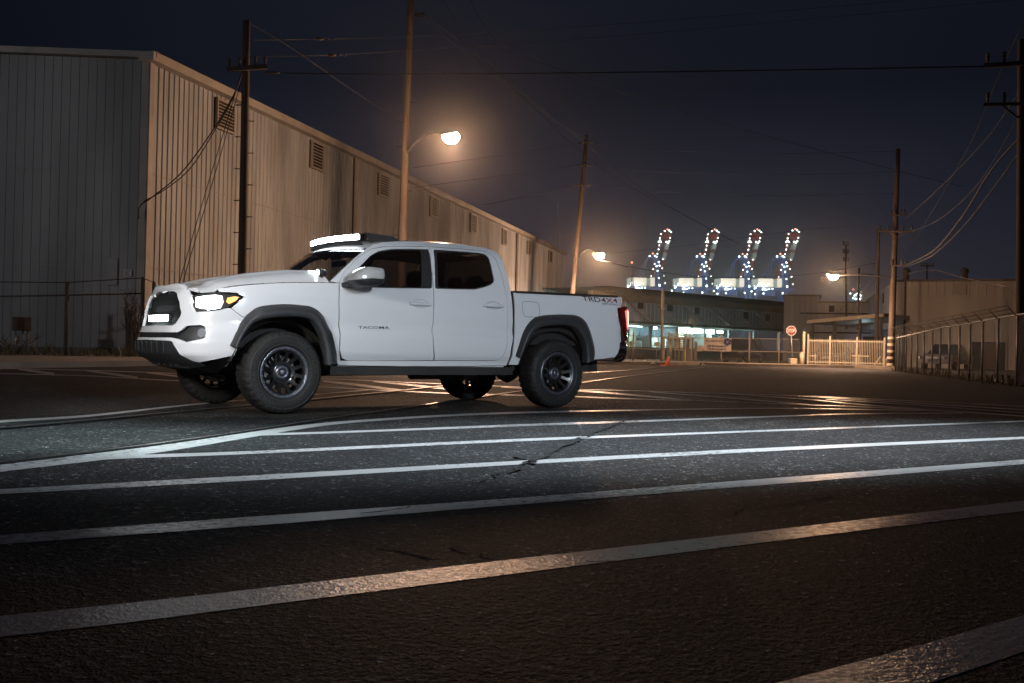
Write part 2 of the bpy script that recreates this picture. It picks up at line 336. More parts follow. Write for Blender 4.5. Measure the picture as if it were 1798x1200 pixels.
DIST = [
 [(0, 647.4, 648.8), (33, 647.2, 648.6), (156, 650, 651.6), (257, 653.3, 654.8), (308, 655.5, 657), (400, 659.5, 661), (500, 663, 664.2), (609, 666.3, 667.4), (660, 668.8, 669.9), (771, 673.4, 674.6), (900, 678.6, 679.8), (1026, 683.4, 684.5), (1147, 686.7, 687.9), (1284, 691.3, 692.5), (1420, 694.9, 696.1), (1512, 699.4, 700.6), (1798, 713.2, 714.5)],
 [(0, 655.4, 656.8), (147, 659.3, 660.8), (238.5, 664.2, 665.8), (310, 668, 669.6), (460, 675.3, 677), (566, 679, 680.8), (641, 683.2, 685), (706, 686.2, 688), (783, 689.8, 691.6), (900, 693, 694.8), (1015, 696, 697.8), (1124, 700.2, 702), (1215, 703.3, 705), (1284, 705.4, 707), (1420, 710.4, 712), (1500, 713.2, 714.7), (1690, 723.4, 724.6)],
 [(33, 647.4, 650), (60, 650.2, 654.2), (95, 655, 660)], [(152, 650.3, 652.3), (200, 655.8, 659.4), (242, 661.5, 665.5)], [(257, 653.5, 655.5), (308, 659, 662), (360, 664.5, 668.5), (400, 669, 673)],
 [(567, 667.8, 671.4), (632.6, 674.6, 679), (706, 684.2, 688.2)], [(655, 669, 671), (728, 675.4, 678.6), (777, 680.8, 684), (850, 688, 692)],
 [(880, 678.5, 680.5), (960, 683, 686), (1019, 685, 688), (1124, 693.6, 696.4), (1215, 702.4, 704.8)], [(1140, 687.4, 688.8), (1283.7, 698.4, 700.6), (1420, 709.8, 712)],
 [(1284, 691.7, 693), (1420, 700.8, 702.4), (1500, 708.6, 710.4), (1650, 721, 723)], [(1400, 694.6, 696), (1550, 703.8, 705.4), (1798, 719, 721)], [(1450, 700.5, 702), (1600, 710, 711.8), (1798, 724.5, 726.3)],
]
for k, r in enumerate(LINES): strip('road_marking', r, M['paint'], .0015+.0003*k)
for k, r in enumerate(DIST): strip('road_marking', r, M['paint_pink'], .0046+.0004*k, n=6)
# rails set flush in the asphalt, each beside its groove
RAILS = [[(-60, 752.6, 754.2), (0, 749.5, 751), (165, 735.6, 737), (330, 720.2, 721.3), (430, 711, 712), (554.5, 699.3, 700.8), (620, 693, 694.2), (699, 685.3, 686.5), (774, 677.4, 678.6), (900, 666, 667), (1027, 654.6, 655.4), (1112, 649.2, 650), (1170, 642.6, 643.2)],
         [(-60, 820, 822.5), (0, 810, 812), (187, 788.3, 790), (320, 771.5, 773), (450, 752.6, 754), (617, 727.4, 728.6), (663, 721.6, 723), (800, 702, 703.4), (900, 688, 689), (1026, 670.6, 671.6), (1090, 661.7, 662.6), (1151, 654.8, 655.6), (1238, 644.6, 645.2)]]
for r in RAILS:
    strip('rail', r, M['steel_rail'], .0125, n=6); strip('rail_groove', [(x, b, b+(b-a)*1.0) for x, a, b in r], M['groove'], .0115, n=6)
# newer asphalt beyond the seam at the left, patches
strip('asphalt_patch', [(-60, 694, 745), (0, 690, 740), (150, 682, 728), (310, 673, 712.5), (420, 666, 702), (560, 660, 690)], M['asphalt_new'], .0008, n=5)
# cracks wandering across the stripes
def crack(pts, wd, seed):
    rnd = random.Random(seed); P = []
    base = [np.array(gp(x, y, .0105)) for x, y in pts]
    for i in range(len(base)-1):
        k = max(3, int(np.linalg.norm(base[i+1]-base[i])/.06))
        for j in range(k): P.append(base[i]*(1-j/k)+base[i+1]*j/k+np.array([rnd.gauss(0, .02), rnd.gauss(0, .02), 0]))
    q = MB(); vs = []
    for i, p_ in enumerate(P):
        d = P[min(i+1, len(P)-1)]-P[max(i-1, 0)]; d = np.array([-d[1], d[0], 0])/(np.linalg.norm(d)+1e-9); w_ = wd*(.4+rnd.random())*math.sin(math.pi*(i+.5)/len(P))**.4
        vs += [p_+d*w_, p_-d*w_]
    q.add(vs, [(2*i, 2*i+1, 2*i+3, 2*i+2) for i in range(len(P)-1)]); q.build('road_crack', M['groove'], kind='structure', recalc=False)
crack([(820, 850), (900, 826), (935, 808), (985, 785), (1040, 760), (1075, 747), (1130, 727)], .020, 1)
crack([(600, 941), (660, 950), (720, 960), (780, 975)], .012, 2); crack([(800, 955), (830, 965), (880, 978)], .010, 3); crack([(905, 800), (935, 811), (945, 818)], .022, 4); crack([(1310, 1018), (1370, 1030), (1420, 1036), (1490, 1050)], .007, 5)
crack([(1020, 983), (1080, 990), (1160, 1003)], .007, 6); crack([(640, 905), (700, 893), (745, 886)], .010, 8); crack([(200, 880), (330, 868), (420, 850)], .008, 9); crack([(1240, 900), (1330, 885), (1500, 860), (1620, 850)], .010, 10)

# ================================================================== SETTING MATERIALS
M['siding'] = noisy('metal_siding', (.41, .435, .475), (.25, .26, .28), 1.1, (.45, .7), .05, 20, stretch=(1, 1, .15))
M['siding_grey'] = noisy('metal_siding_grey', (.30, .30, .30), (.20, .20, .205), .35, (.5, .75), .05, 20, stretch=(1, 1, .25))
M['siding_blue'] = noisy('metal_siding_blue', (.20, .25, .34), (.13, .17, .24), .4, (.5, .8), .05, 20)
M['siding_tan'] = noisy('metal_siding_tan', (.44, .41, .37), (.33, .305, .275), .5, (.5, .8), .05, 20, stretch=(1, 1, .2))
M['trim'] = noisy('eave_trim', (.40, .37, .33), (.31, .285, .26), 1., (.5, .7), 0)
M['louvre'] = mat('louvre', (.30, .27, .24), .6); M['dark'] = mat('dark_recess', (.006, .006, .006), .9)
M['wood'] = noisy('pole_wood', (.050, .034, .024), (.095, .066, .045), 3., (.75, .95), .5, 18, stretch=(1, 1, .08))
M['wire'] = mat('cable', (.012, .012, .013), .6); M['galv'] = noisy('galvanised', (.34, .33, .31), (.24, .23, .21), 5, (.4, .6), 0, metal=.6)
M['rust'] = noisy('old_iron', (.05, .04, .035), (.09, .07, .055), 6, (.6, .9), .1)
M['street_glow'] = mat('sodium_glass', (1, .9, .7), .3, emit=(1.0, .55, .26), estr=620.)
M['yellow'] = noisy('bollard_yellow', (.55, .40, .10), (.42, .32, .12), 8, (.5, .7), .1)
M['cream'] = noisy('cream_paint', (.42, .38, .28), (.33, .29, .21), 5, (.5, .7), .1)
M['roof_black'] = noisy('roof_membrane', (.018, .018, .018), (.03, .028, .026), 1, (.5, .8), .2)
M['fascia'] = noisy('fascia_olive', (.14, .125, .10), (.105, .095, .08), .6, (.6, .8), .1)
M['tube_light'] = mat('tube_light', (.9, 1, .95), .3, emit=(.80, 1.0, .93), estr=12.)
M['crane_blue_glow'] = mat('crane_blue_glow', (.09, .14, .36), .6, emit=(.10, .14, .30), estr=.10, nosample=True); M['crane_red'] = mat('crane_red', (.34, .05, .03), .6); M['crane_white'] = mat('crane_white', (.6, .6, .58), .6)  # blue steel also glows faintly, floodlight put into its colour
M['crane_lamp'] = mat('crane_lamp', (1, 1, 1), .4, emit=(.80, 1.0, .92), estr=8., nosample=True)
M['house_glow'] = mat('machine_house_glow', (.8, .75, .65), .5, emit=(1.0, .86, .66), estr=.85, nosample=True); M['house_grey_glow'] = mat('machine_house', (.4, .42, .38), .6, emit=(.7, .75, .66), estr=.3, nosample=True)  # house walls glow by themselves, light on them put into the material
M['beacon'] = mat('red_beacon', (1, .2, .1), .4, emit=(1., .25, .15), estr=5., nosample=True)
M['cone'] = mat('cone_orange', (.75, .16, .06), .5); M['stop_red'] = mat('sign_red', (.11, .018, .016), .6); M['sign_white'] = mat('sign_white', (.50, .48, .45), .6)
M['banner'] = noisy('banner_cloth', (.62, .52, .44), (.54, .45, .38), 3, (.6, .8), .2, 8); M['ink_blue'] = mat('ink_blue', (.02, .03, .12), .5); M['ink_grey'] = mat('ink_grey', (.22, .19, .17), .5); M['ink'] = mat('ink_black', (.03, .03, .03), .5)
M['dirt'] = noisy('dirt_strip', (.12, .10, .075), (.20, .165, .12), 1.4, (.8, .95), .5, 30)
M['car_dark'] = mat('car_dark', (.02, .022, .026), .25, coat=1.); M['car_grey'] = mat('car_grey', (.05, .05, .055), .3, coat=1.)
M['shrub'] = noisy('dry_twig', (.05, .04, .03), (.08, .06, .04), 6, (.8, .9), 0)
def mesh_wire(name, col=(.30, .29, .27), s=17.):
    """chain link: diamond wire pattern, open between the wires"""
    m = bpy.data.materials.new(name); m.use_nodes = True; nt = m.node_tree; nt.nodes.clear()
    o = N(nt, 'ShaderNodeOutputMaterial'); t = N(nt, 'ShaderNodeBsdfTransparent'); d = N(nt, 'ShaderNodeBsdfPrincipled'); d.inputs['Base Color'].default_value = (*col, 1); d.inputs['Roughness'].default_value = .5; d.inputs['Metallic'].default_value = .5
    tc = N(nt, 'ShaderNodeTexCoord'); sp = N(nt, 'ShaderNodeSeparateXYZ'); L(nt, tc.outputs['UV'], sp.inputs[0])
    fac = None
    for sg in (1, -1):
        a = N(nt, 'ShaderNodeMath', operation='MULTIPLY_ADD'); L(nt, sp.outputs[1], a.inputs[0]); a.inputs[1].default_value = sg; L(nt, sp.outputs[0], a.inputs[2])
        b = N(nt, 'ShaderNodeMath', operation='MULTIPLY'); L(nt, a.outputs[0], b.inputs[0]); b.inputs[1].default_value = s
        c = N(nt, 'ShaderNodeMath', operation='FRACT'); L(nt, b.outputs[0], c.inputs[0])
        e = N(nt, 'ShaderNodeMath', operation='LESS_THAN'); L(nt, c.outputs[0], e.inputs[0]); e.inputs[1].default_value = .055
        if fac is None: fac = e
        else:
            g = N(nt, 'ShaderNodeMath', operation='MAXIMUM'); L(nt, fac.outputs[0], g.inputs[0]); L(nt, e.outputs[0], g.inputs[1]); fac = g
    mx = N(nt, 'ShaderNodeMixShader'); L(nt, fac.outputs[0], mx.inputs[0]); L(nt, t.outputs[0], mx.inputs[1]); L(nt, d.outputs[0], mx.inputs[2]); L(nt, mx.outputs[0], o.inputs[0])
    return m
M['chain'] = mesh_wire('chain_link'); M['chain_dark'] = mesh_wire('chain_link_dark', (.16, .15, .15))
def mesh_sheet(name, pts, m, parent):
    """pts: list of (bottom, top) points; uv in metres"""
    vs = []; 
    for a, b in pts: vs += [tuple(a), tuple(b)]
    me = bpy.data.meshes.new(name); me.from_pydata(vs, [], [(2*i, 2*i+2, 2*i+3, 2*i+1) for i in range(len(pts)-1)]); uv = me.uv_layers.new(name='uv'); l = 0.; ls = [0.]
    for i in range(1, len(pts)): l += float(np.linalg.norm(np.array(pts[i][0])-np.array(pts[i-1][0]))); ls.append(l)
    for p in me.polygons:
        for li, vi in zip(p.loop_indices, p.vertices): uv.data[li].uv = (ls[vi//2], vs[vi][2])
    me.materials.append(m); o = bpy.data.objects.new(name, me); C.objects.link(o); o.parent = parent
    if parent is not None: me.transform(Matrix.Translation(-parent.location))
    return o
V = lambda p: Vector([float(c) for c in p])
def rel(mb, root):
    l = root.location; mb.v = [(v[0]-l[0], v[1]-l[1], v[2]-l[2]) for v in mb.v]; return mb
class Wall:
    """vertical plane through two ground points, addressed by photo pixels"""
    def __init__(s, p0, p1):
        s.p = np.array([p0[0], p0[1], 0.]); d = np.array([p1[0]-p0[0], p1[1]-p0[1], 0.]); s.len = np.linalg.norm(d); s.d = d/s.len; s.n = np.array([s.d[1], -s.d[0], 0.])
        if (CAM-s.p)@s.n < 0: s.n = -s.n
    def hit(s, x, y, off=0.):
        o, d = ray(x, y); q = s.p+s.n*off; t = ((q-o)@s.n)/(d@s.n); return o+d*t
    def uz(s, x, y, off=0.):
        h = s.hit(x, y, off); return float((h-s.p)@s.d), float(h[2])
    def P(s, u, z, off=0.): return tuple(s.p+s.d*u+s.n*off+np.array([0, 0, z]))
    def box(s, mb, u0, u1, z0, z1, o0, o1, mi=0):
        vs = [s.P(u, z, o) for z in (z0, z1) for u, o in ((u0, o0), (u1, o0), (u1, o1), (u0, o1))]
        return mb.add(vs, [(0, 3, 2, 1), (4, 5, 6, 7), (0, 1, 5, 4), (1, 2, 6, 5), (2, 3, 7, 6), (3, 0, 4, 7)], mi=mi)
    def pbox(s, mb, x0, y0, x1, y1, o0, o1):
        a, b = s.uz(x0, (y0+y1)/2, o1)[0], s.uz(x1, (y0+y1)/2, o1)[0]; xm = (x0+x1)/2
        return s.box(mb, min(a, b), max(a, b), s.uz(xm, y1, o1)[1], s.uz(xm, y0, o1)[1], o0, o1)
    def ribs(s, mb, u0, u1, z0, z1, pitch=.46, rib=.10, dep=.05, ztop=None):
        rows = []; u = u0
        zt = (lambda uu: z1) if ztop is None else ztop
        while u < u1-.01:
            for du, o in ((0, 0), (pitch-rib, 0), (pitch-rib*.75, dep), (pitch-rib*.25, dep)):
                uu = min(u+du, u1); rows.append([s.P(uu, z0, o), s.P(uu, zt(uu), o)])
            u += pitch
        rows.append([s.P(u1, z0, 0), s.P(u1, zt(u1), 0)])
        return mb.quadgrid(rows, smooth=False)

# ================================================================== LEFT WAREHOUSE
RC = 36.; ct = at(262, 95, RC); H = float(ct[2]); c0 = np.array([ct[0], ct[1], 0])
o_r, d_r = ray(988, 442); far = o_r+d_r*((H-o_r[2])/d_r[2]); o_r, d_r = ray(-10, 84.5); lf = o_r+d_r*((H-o_r[2])/d_r[2]); lf = c0+(lf-np.array([ct[0], ct[1], H]))*1.25; lf[2] = 0
WS = Wall(c0, far); WF = Wall(c0, lf)
wh = thing('warehouse', tuple(c0), 'long ribbed metal warehouse with a row of louvred vents under its eave, behind the pickup', 'warehouse')
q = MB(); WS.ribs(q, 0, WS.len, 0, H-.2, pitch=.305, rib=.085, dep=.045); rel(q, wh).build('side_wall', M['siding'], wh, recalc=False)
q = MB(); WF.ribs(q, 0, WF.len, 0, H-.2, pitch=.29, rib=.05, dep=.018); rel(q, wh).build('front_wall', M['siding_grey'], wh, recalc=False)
q = MB(); WS.box(q, -.30, WS.len+.3, H-.30, H, -.2, .38); rel(q, wh).build('eave', M['trim'], wh)
q = MB(); WF.box(q, -.34, WF.len, H-.18, H+.02, -.2, .25); rel(q, wh).build('parapet', M['trim'], wh)
q = MB(); WS.box(q, -.04, .20, 0, H-.30, .02, .10); WF.box(q, -.04, .20, 0, H-.2, .02, .08); rel(q, wh).build('corner_trim', M['trim'], wh)
q = MB(); back = WS.n*-34.
q.add([WS.P(0, H-.02, .2), WS.P(WS.len, H-.02, .2), tuple(np.array(WS.P(WS.len, H+.3, 0))+back), tuple(np.array(WS.P(0, H+.3, 0))+back)], [(0, 1, 2, 3)])
q.add([WS.P(WS.len, 0, 0), WS.P(WS.len, H-.05, 0), tuple(np.array(WS.P(WS.len, H-.05, 0))+back), tuple(np.array(WS.P(WS.len, 0, 0))+back)], [(0, 1, 2, 3)]); rel(q, wh).build('roof', M['trim'], wh)
for x0, x1, y0, y1 in ((376, 407, 171, 231), (543.6, 565.4, 245.6, 299), (663, 680, 303, 346), (754, 766.5, 344, 382), (824.5, 833.5, 375, 409.5), (880, 887.5, 401, 430.5), (925, 930.6, 423, 447.5), (963, 968, 440, 461)):
    u0, z1 = WS.uz(x0, (y0+y1)/2-((y1-y0)/2)); u1, _ = WS.uz(x1, (y0+y1)/2); z0 = WS.uz(x0, y1-6*(x1-x0)/31)[1]
    q = MB(); WS.box(q, u0, u1, z0, z1, .0, .07); fr = rel(q, wh).build('louvre', M['dark'], wh)
    q = MB(); n = 9
    for k in range(n):
        z = z0+(z1-z0)*(k+.5)/n; h = (z1-z0)/n*.5; a = [WS.P(u, zz, o) for u in (u0+.04, u1-.04) for zz, o in ((z-h/2, .16), (z+h/2, .075), (z+h/2+.02, .085), (z-h/2+.02, .17))]
        q.add(a, [(0, 1, 2, 3), (7, 6, 5, 4), (0, 4, 5, 1), (2, 6, 7, 3), (0, 3, 7, 4)])
    for u in (u0, u1-.07): WS.box(q, u, u+.07, z0, z1, .072, .17)
    WS.box(q, u0+.071, u1-.071, z1-.07, z1, .072, .17); WS.box(q, u0+.071, u1-.071, z0, z0+.07, .072, .17)
    rel(q, wh).build('louvre_blades', M['louvre'], fr)
for x, y in ((620, 400), (906, 470)):
    u = WS.uz(x, y)[0]; q = MB(); WS.box(q, u-.08, u+.08, 0, H-.31, .055, .20); rel(q, wh).build('downspout', M['trim'], wh); q = MB(); WS.box(q, u-.28, u-.16, 0, H-.31, .050, .08); rel(q, wh).build('expansion_joint', M['dark'], wh)
q = MB(); WF.pbox(q, 185, 453, 206, 501, .035, .08); rel(q, wh).build('hatch', M['siding_grey'], wh, bevel=.01)
q = MB(); WF.pbox(q, 217, 473.5, 231, 485.5, .035, .06); sg_ = rel(q, wh).build('notice', M['sign_white'], wh)
q = MB()
for k, w_ in enumerate((.9, .7, .8)): WF.pbox(q, 219, 475.5+k*3.2, 219+10*w_, 476.8+k*3.2, .061, .066)
rel(q, wh).build('notice_lines', M['ink'], sg_)
for zl in (3.1, 6.3):
    q = MB(); WS.box(q, .31, WS.len, zl, zl+.02, .044, .050); WF.box(q, .31, WF.len, zl, zl+.02, .019, .026); rel(q, wh).build('sheet_lap', M['louvre'], wh)
q = MB(); WF.box(q, .31, WF.len, 0, .35, .035, .06); WS.box(q, .31, WS.len, 0, .35, .055, .08); rel(q, wh).build('plinth', M['rust'], wh)

# sidewalk and dirt strip at the left, kerb, far pavements
def slab(name, outer, inner, h, m, ext=None):
    A = [gp(x, y) for x, y in outer]; B = [gp(x, y, h) for x, y in inner]; q = MB(); n = len(A)
    top = [(p[0], p[1], h) for p in A]+[(p[0], p[1], h) for p in B]; bot = [(p[0], p[1], -.02) for p in A]
    q.add(top, [(i, i+1, n+i+1, n+i) for i in range(n-1)]); q.add(top[:n]+bot, [(i, i+1, n+i+1, n+i) for i in range(n-1)]); return q.build(name, m, kind='structure')
slab('sidewalk', [(-80, 648.5), (0, 647.5), (150, 645), (295, 642.5), (420, 640.5), (560, 640), (760, 641)], [(-80, 624), (0, 624.3), (150, 624.3), (255, 624.3), (420, 626), (560, 629), (760, 632)], .13, M['concrete'])
q = MB(); A_ = [gp(x, 624.3, .13) for x in (-120, 0, 150, 255, 420, 560)]; B_ = [np.array([*(p + (p-CAM)*.9)[:2], .24]) for p in A_]; q.add([tuple(p) for p in A_]+[tuple(p) for p in B_], [(i, i+1, 7+i, 6+i) for i in range(5)]); q.build('yard_strip', M['dirt'], kind='structure')
slab('sidewalk', [(980, 640), (1090, 640), (1170, 641.5), (1230, 641), (1300, 643.5), (1420, 645), (1500, 646.5), (1571, 649.5)], [(980, 633), (1090, 633.5), (1170, 634.5), (1230, 635), (1300, 637), (1420, 639.5), (1500, 641), (1571, 643)], .13, M['dirt'])
# dark drain grate marks and debris on the lot
for k, (x, y, s) in enumerate(((1133, 637.5, .18), (1147, 641.5, .16), (1235.5, 643.6, .12))):
    p = gp(x, y); q = MB(); q.tube([p+np.array([-s, 0, .05]), p+np.array([0, .05, .12]), p+np.array([s, 0, .04])], [.03, .05, .02], 6); o = q.build('scrap', M['sign_white'], origin=tuple(p))
    tagp(o, ('white scrap of litter lying left of the orange cone', 'curled white scrap of litter on the road right of the orange cone', 'small pale scrap of litter below the left edge of the banner')[k], 'scrap', 'scraps of litter on the road')

# ================================================================== FENCES
def fence(name, label, pts, hts, posts, m, parent_group=None, rails=(1.,), post_r=.035, barb=None, cat='fence', mat_post=None, mid=None, midtop=None):
    """pts: ground polyline; hts: heights at pts; posts: ground points"""
    root = thing(name, tuple(pts[0]), label, cat)
    P = [V(p) for p in pts]; mp = mat_post or M['galv']
    mesh_sheet('chain_mesh', [(p+Vector((0, 0, .03)), p+Vector((0, 0, h))) for p, h in zip(P, hts)], m, root)
    for r in rails:
        q = MB(); q.tube([p+Vector((0, 0, h*r)) for p, h in zip(P, hts)], .028, 6); rel(q, root).build('rail', mp, root)
    for i, (p, h) in enumerate(posts):
        p = V(p); q = MB(); q.tube([p, p+Vector((0, 0, h))], post_r, 8); q.lathe([(.0, .05), (.03, .045), (.045, .0), (.045, -.03)], 'Z', tuple(p+Vector((0, 0, h))), 8); po = rel(q, root).build('post', mp, root)
        if barb is not None:
            b = Vector(barb); q = MB(); q.tube([p+Vector((0, 0, h)), p+Vector((0, 0, h))+b], .018, 5); rel(q, root).build('barb_arm', mp, po)
    if barb is not None:
        b = Vector(barb)
        for k in (.35, .65, .95):
            q = MB(); q.tube([V(p)+Vector((0, 0, h))+b*k for p, h in posts], .009, 4); rel(q, root).build('barbed_wire', M['rust'], root)
    return root
# left fence before the warehouse
RL = 33.; fp = lambda x, r=RL: (lambda a: np.array([a[0], a[1], 0.]))(at(x, 600, r)); zt_ = lambda x, y, r: float(at(x, y, r)[2])
lf_pts = [fp(-60), fp(115), fp(247)]; lf_h = [zt_(-60, 522, RL), zt_(115, 518.5, RL), zt_(247, 515.5, RL)]
fence('chain_fence', 'dark chain link fence with barbed wire before the warehouse gable', lf_pts, lf_h, [(fp(-30), lf_h[0]+.45), (fp(115.5), zt_(115, 497, RL)), (fp(248.5), zt_(248, 489, RL)), (fp(268), zt_(268, 497, RL))], M['chain_dark'], mat_post=M['rust'], post_r=.06, rails=(1.,), barb=(-.02, -.02, .02))
lw = C.objects
for k, yy in enumerate((497, 503, 509)):
    pass
# gas meter and weeds at the fence
gm_p = fp(42, 34.)+np.array([0, 0, .15]); gm = thing('utility_box', tuple(gm_p), 'small dark utility box on three thin legs against the warehouse gable', 'utility box')
q = MB(); q.box((-.32, -.12, .70), (.18, .12, 1.12)); q.build('cabinet', M['rust'], gm, bevel=.02)
for x in (-.3, -.05, .12): q = MB(); q.tube([(x*.8, 0, 0), (x*.8, 0, .71)], .025, 8); q.build('leg', M['galv'], gm)
def shrub(x, r, h, label, seed, n=26, spread=.5):
    rnd = random.Random(seed); p = fp(x, r)+np.array([0, 0, .14]); t = thing('bare_shrub', tuple(p), label, 'shrub', 'bare shrubs by the warehouse'); q = MB()
    for k in range(7):
        a = rnd.uniform(-1, 1); b = rnd.uniform(-1, 1); hh = h*rnd.uniform(.55, 1); pts = [Vector((a*.08, b*.08, 0)), Vector((a*.2*spread, b*.2*spread, hh*.4)), Vector((a*.6*spread, b*.5*spread, hh))]
        q.tube(pts, [.045, .03, .008], 5)
        for j in range(5):
            s_ = pts[1].lerp(pts[2], rnd.random()); d = Vector((rnd.uniform(-1, 1), rnd.uniform(-1, 1), rnd.uniform(.4, 1.4))).normalized()*h*.22; q.tube([s_, s_+d*.6, s_+d+Vector((rnd.uniform(-.05, .05), 0, .05))], [.014, .009, .004], 4)
    q.build('stem', M['shrub'], t); return t
shrub(226, 33.6, 2.1, 'tall leafless shrub growing up the warehouse gable beside the bumper', 3); shrub(236, 34, 1.6, 'shorter leafless shrub right beside the warehouse corner', 5, spread=.4)
shrub(26, 34, .6, 'low dark tuft of weeds left of the utility box', 8, spread=1.6)

# chain link fence along the port yard
RG = 66.; y_pts = [(1040, 588.5), (1112, 590), (1163, 592), (1213, 593.3), (1267, 594.2), (1316, 595), (1368, 595.6), (1405, 596.3)]
yp = [fp(x, RG) for x, y in y_pts]; yh = [zt_(x, y, RG) for x, y in y_pts]
fence('chain_fence', 'long chain link fence with two rails in front of the loading dock', yp, yh, [(fp(x, RG), zt_(x, y, RG)) for x, y in ((1060, 583), (1112, 582), (1267, 587), (1316, 585), (1368, 585))], M['chain'], rails=(1., .50), mat_post=M['cream'], post_r=.05)
# tall thin light-coloured post
pp = fp(1162, 64.); t = thing('flood_post', tuple(pp), 'tall thin cream post with a small crosspiece, left of the slatted turnstile', 'post')
q = MB(); tp = at(1164.5, 508, 64.); q.tube([pp, tp], .09, 8); rel(q, t).build('post', M['cream'], t)
q = MB(); a = at(1158, 543, 63.9); b = at(1168, 542, 63.9); q.tube([a, b], .05, 6); rel(q, t).build('crosspiece', M['cream'], t)
# small signs on the fence
for x, y0, y1, w_, lab, rr in ((1153.5, 601.5, 608, 5, 'small yellowish sign on a thin post left of the turnstile', 62.), (1107.5, 599.5, 607, 2.6, 'small pale notice on the fence beside the rear bumper', 65.8)):
    g0 = fp(x, rr); t = thing('fence_sign', tuple(g0), lab, 'sign'); F = Wall(g0, g0+np.array([_r0[0], _r0[1], 0])); q = MB(); F.pbox(q, x-w_, y0, x+w_, y1, .03, .05); rel(q, t).build('plate', M['cream'], t)
    q = MB(); q.tube([g0, F.P(0, zt_(x, y0, rr))], .025, 6); rel(q, t).build('post', M['galv'], t)
# turnstile: cage of horizontal bars
F = Wall(fp(1165, 63.), fp(1216, 63.)); ts = thing('turnstile', tuple(fp(1190, 63.)), 'cream full height turnstile cage of horizontal slats beside the road', 'turnstile')
q = MB()
for x in (1165.5, 1178, 1186, 1192.5, 1201, 1208, 1214):
    u = F.uz(x, 600)[0]; F.box(q, u-.07, u+.07, 0, F.uz(x, 593.2)[1], -.35, -.25)
u0, u1 = F.uz(1164, 600)[0], F.uz(1216, 600)[0]; F.box(q, u0, u1, F.uz(1190, 596)[1], F.uz(1190, 592.8)[1], -.5, .1); F.box(q, u0, u0+.12, 0, F.uz(1190, 596)[1], .0, .1); F.box(q, u1-.12, u1, 0, F.uz(1190, 596)[1], .0, .1)
rel(q, ts).build('cage_frame', M['cream'], ts)
q = MB()
for k in range(13):
    z = .25+k*.13
    for a, b in ((1171, 1177), (1183.5, 1192), (1194, 1201), (1202.5, 1207.5), (1208.5, 1213)):
        if k < 4 and a > 1180: continue
        F.box(q, F.uz(a, 600)[0], F.uz(b, 600)[0], z, z+.085, -.22, -.14)
rel(q, ts).build('slat_panel', M['cream'], ts)
q = MB()
for k in range(7):
    z = .1+k*.1; F.box(q, F.uz(1184, 600)[0], F.uz(1201, 600)[0], z, z+.03, -.20, -.17)
for k in range(14): z = .15+k*.12; F.box(q, F.uz(1165.6, 600)[0], F.uz(1170, 600)[0], z, z+.03, -.20, -.17)
rel(q, ts).build('rotor_cage', M['rust'], ts)
g0 = fp(1212, 62.); t = thing('gate_cabinet', tuple(g0), 'weathered brown cabinet beside the turnstile, left of the banner', 'cabinet'); F = Wall(g0, fp(1225, 62.)); q = MB()
F.pbox(q, 1205, 612.5, 1213.5, 640, -.3, .2); rel(q, t).build('cabinet', M['fascia'], t, bevel=.02)
q = MB(); F.pbox(q, 1214.5, 594, 1217.5, 640, -.1, .05); F.pbox(q, 1219, 600, 1224, 640, -.2, .1); rel(q, t).build('gate_post', M['fascia'], t)
def bollard(x, y, h_px, wpx, lab, m='cream', lean=0.):
    g0 = gp(x, y); rr = math.hypot(*(g0-CAM)[:2]); h = h_px*rr/FPX; r = wpx*rr/FPX/2
    t = thing('bollard', tuple(g0), lab, 'bollard', 'bollards along the yard fence'); q = MB(); L0 = Vector((_r0[0], _r0[1], 0))*lean
    q.tube([Vector((0, 0, 0)), Vector((0, 0, h))+L0], r, 12); q.lathe([(r, 0), (r*.9, r*.4), (r*.5, r*.75), (.0, r*.85)], 'Z', tuple(Vector((0, 0, h))+L0), 12); q.build('post', M[m], t); q = MB(); q.lathe([(r*1.05, .02), (r*1.9, .02), (r*1.9, -.03)], 'Z', (0, 0, .01), 12); q.build('footing', M['concrete'], t)
bollard(1202, 640, 24, 3.0, 'slim yellow bollard in front of the brown cabinet', 'yellow')
bollard(1407.3, 643.5, 21.5, 6.4, 'stout cream bollard just right of the stop sign')
bollard(1431.5, 643.5, 21, 2.8, 'slim cream bollard between the stout bollard and the parked car'); bollard(1482, 644.2, 20, 2.8, 'slim cream bollard right of the parked car behind the picket fence'); bollard(1508, 645, 20, 3, 'slim cream bollard between the picket fence posts, left of the leaning one')
bollard(1533, 645.5, 17.5, 3, 'leaning cream bollard before the picket fence', lean=.42); bollard(1476.0, 644, 14, 1.6, 'low thin post beside the parked car behind the picket fence'); bollard(1556, 646.5, 15, 2.6, 'short cream bollard at the foot of the banded utility pole')
# picket fence
RP = 62.; F = Wall(fp(1418, RP), fp(1556, RP)); pk = thing('picket_fence', tuple(fp(1418, RP)), 'cream steel picket fence between the stop sign and the banded pole', 'fence')
ztop = lambda x: F.uz(x, 597.5+(x-1418)*.022)[1]
for yy in (599.5, 637): 
    q = MB(); F.box(q, F.uz(1419, 600)[0], F.uz(1555, 600)[0], F.uz(1480, yy+1)[1], F.uz(1480, yy-1)[1], -.02, .02); rel(q, pk).build('rail', M['cream'], pk)
q = MB(); F.box(q, F.uz(1420, 600)[0], F.uz(1434, 600)[0], F.uz(1480, 627.5)[1], F.uz(1480, 625.5)[1], .05, .09); F.box(q, F.uz(1496, 600)[0], F.uz(1526, 600)[0], F.uz(1510, 626.5)[1], F.uz(1510, 624.5)[1], .05, .09); rel(q, pk).build('brace_rail', M['cream'], pk)
u0, u1 = F.uz(1420, 600)[0], F.uz(1555, 600)[0]; n = 46
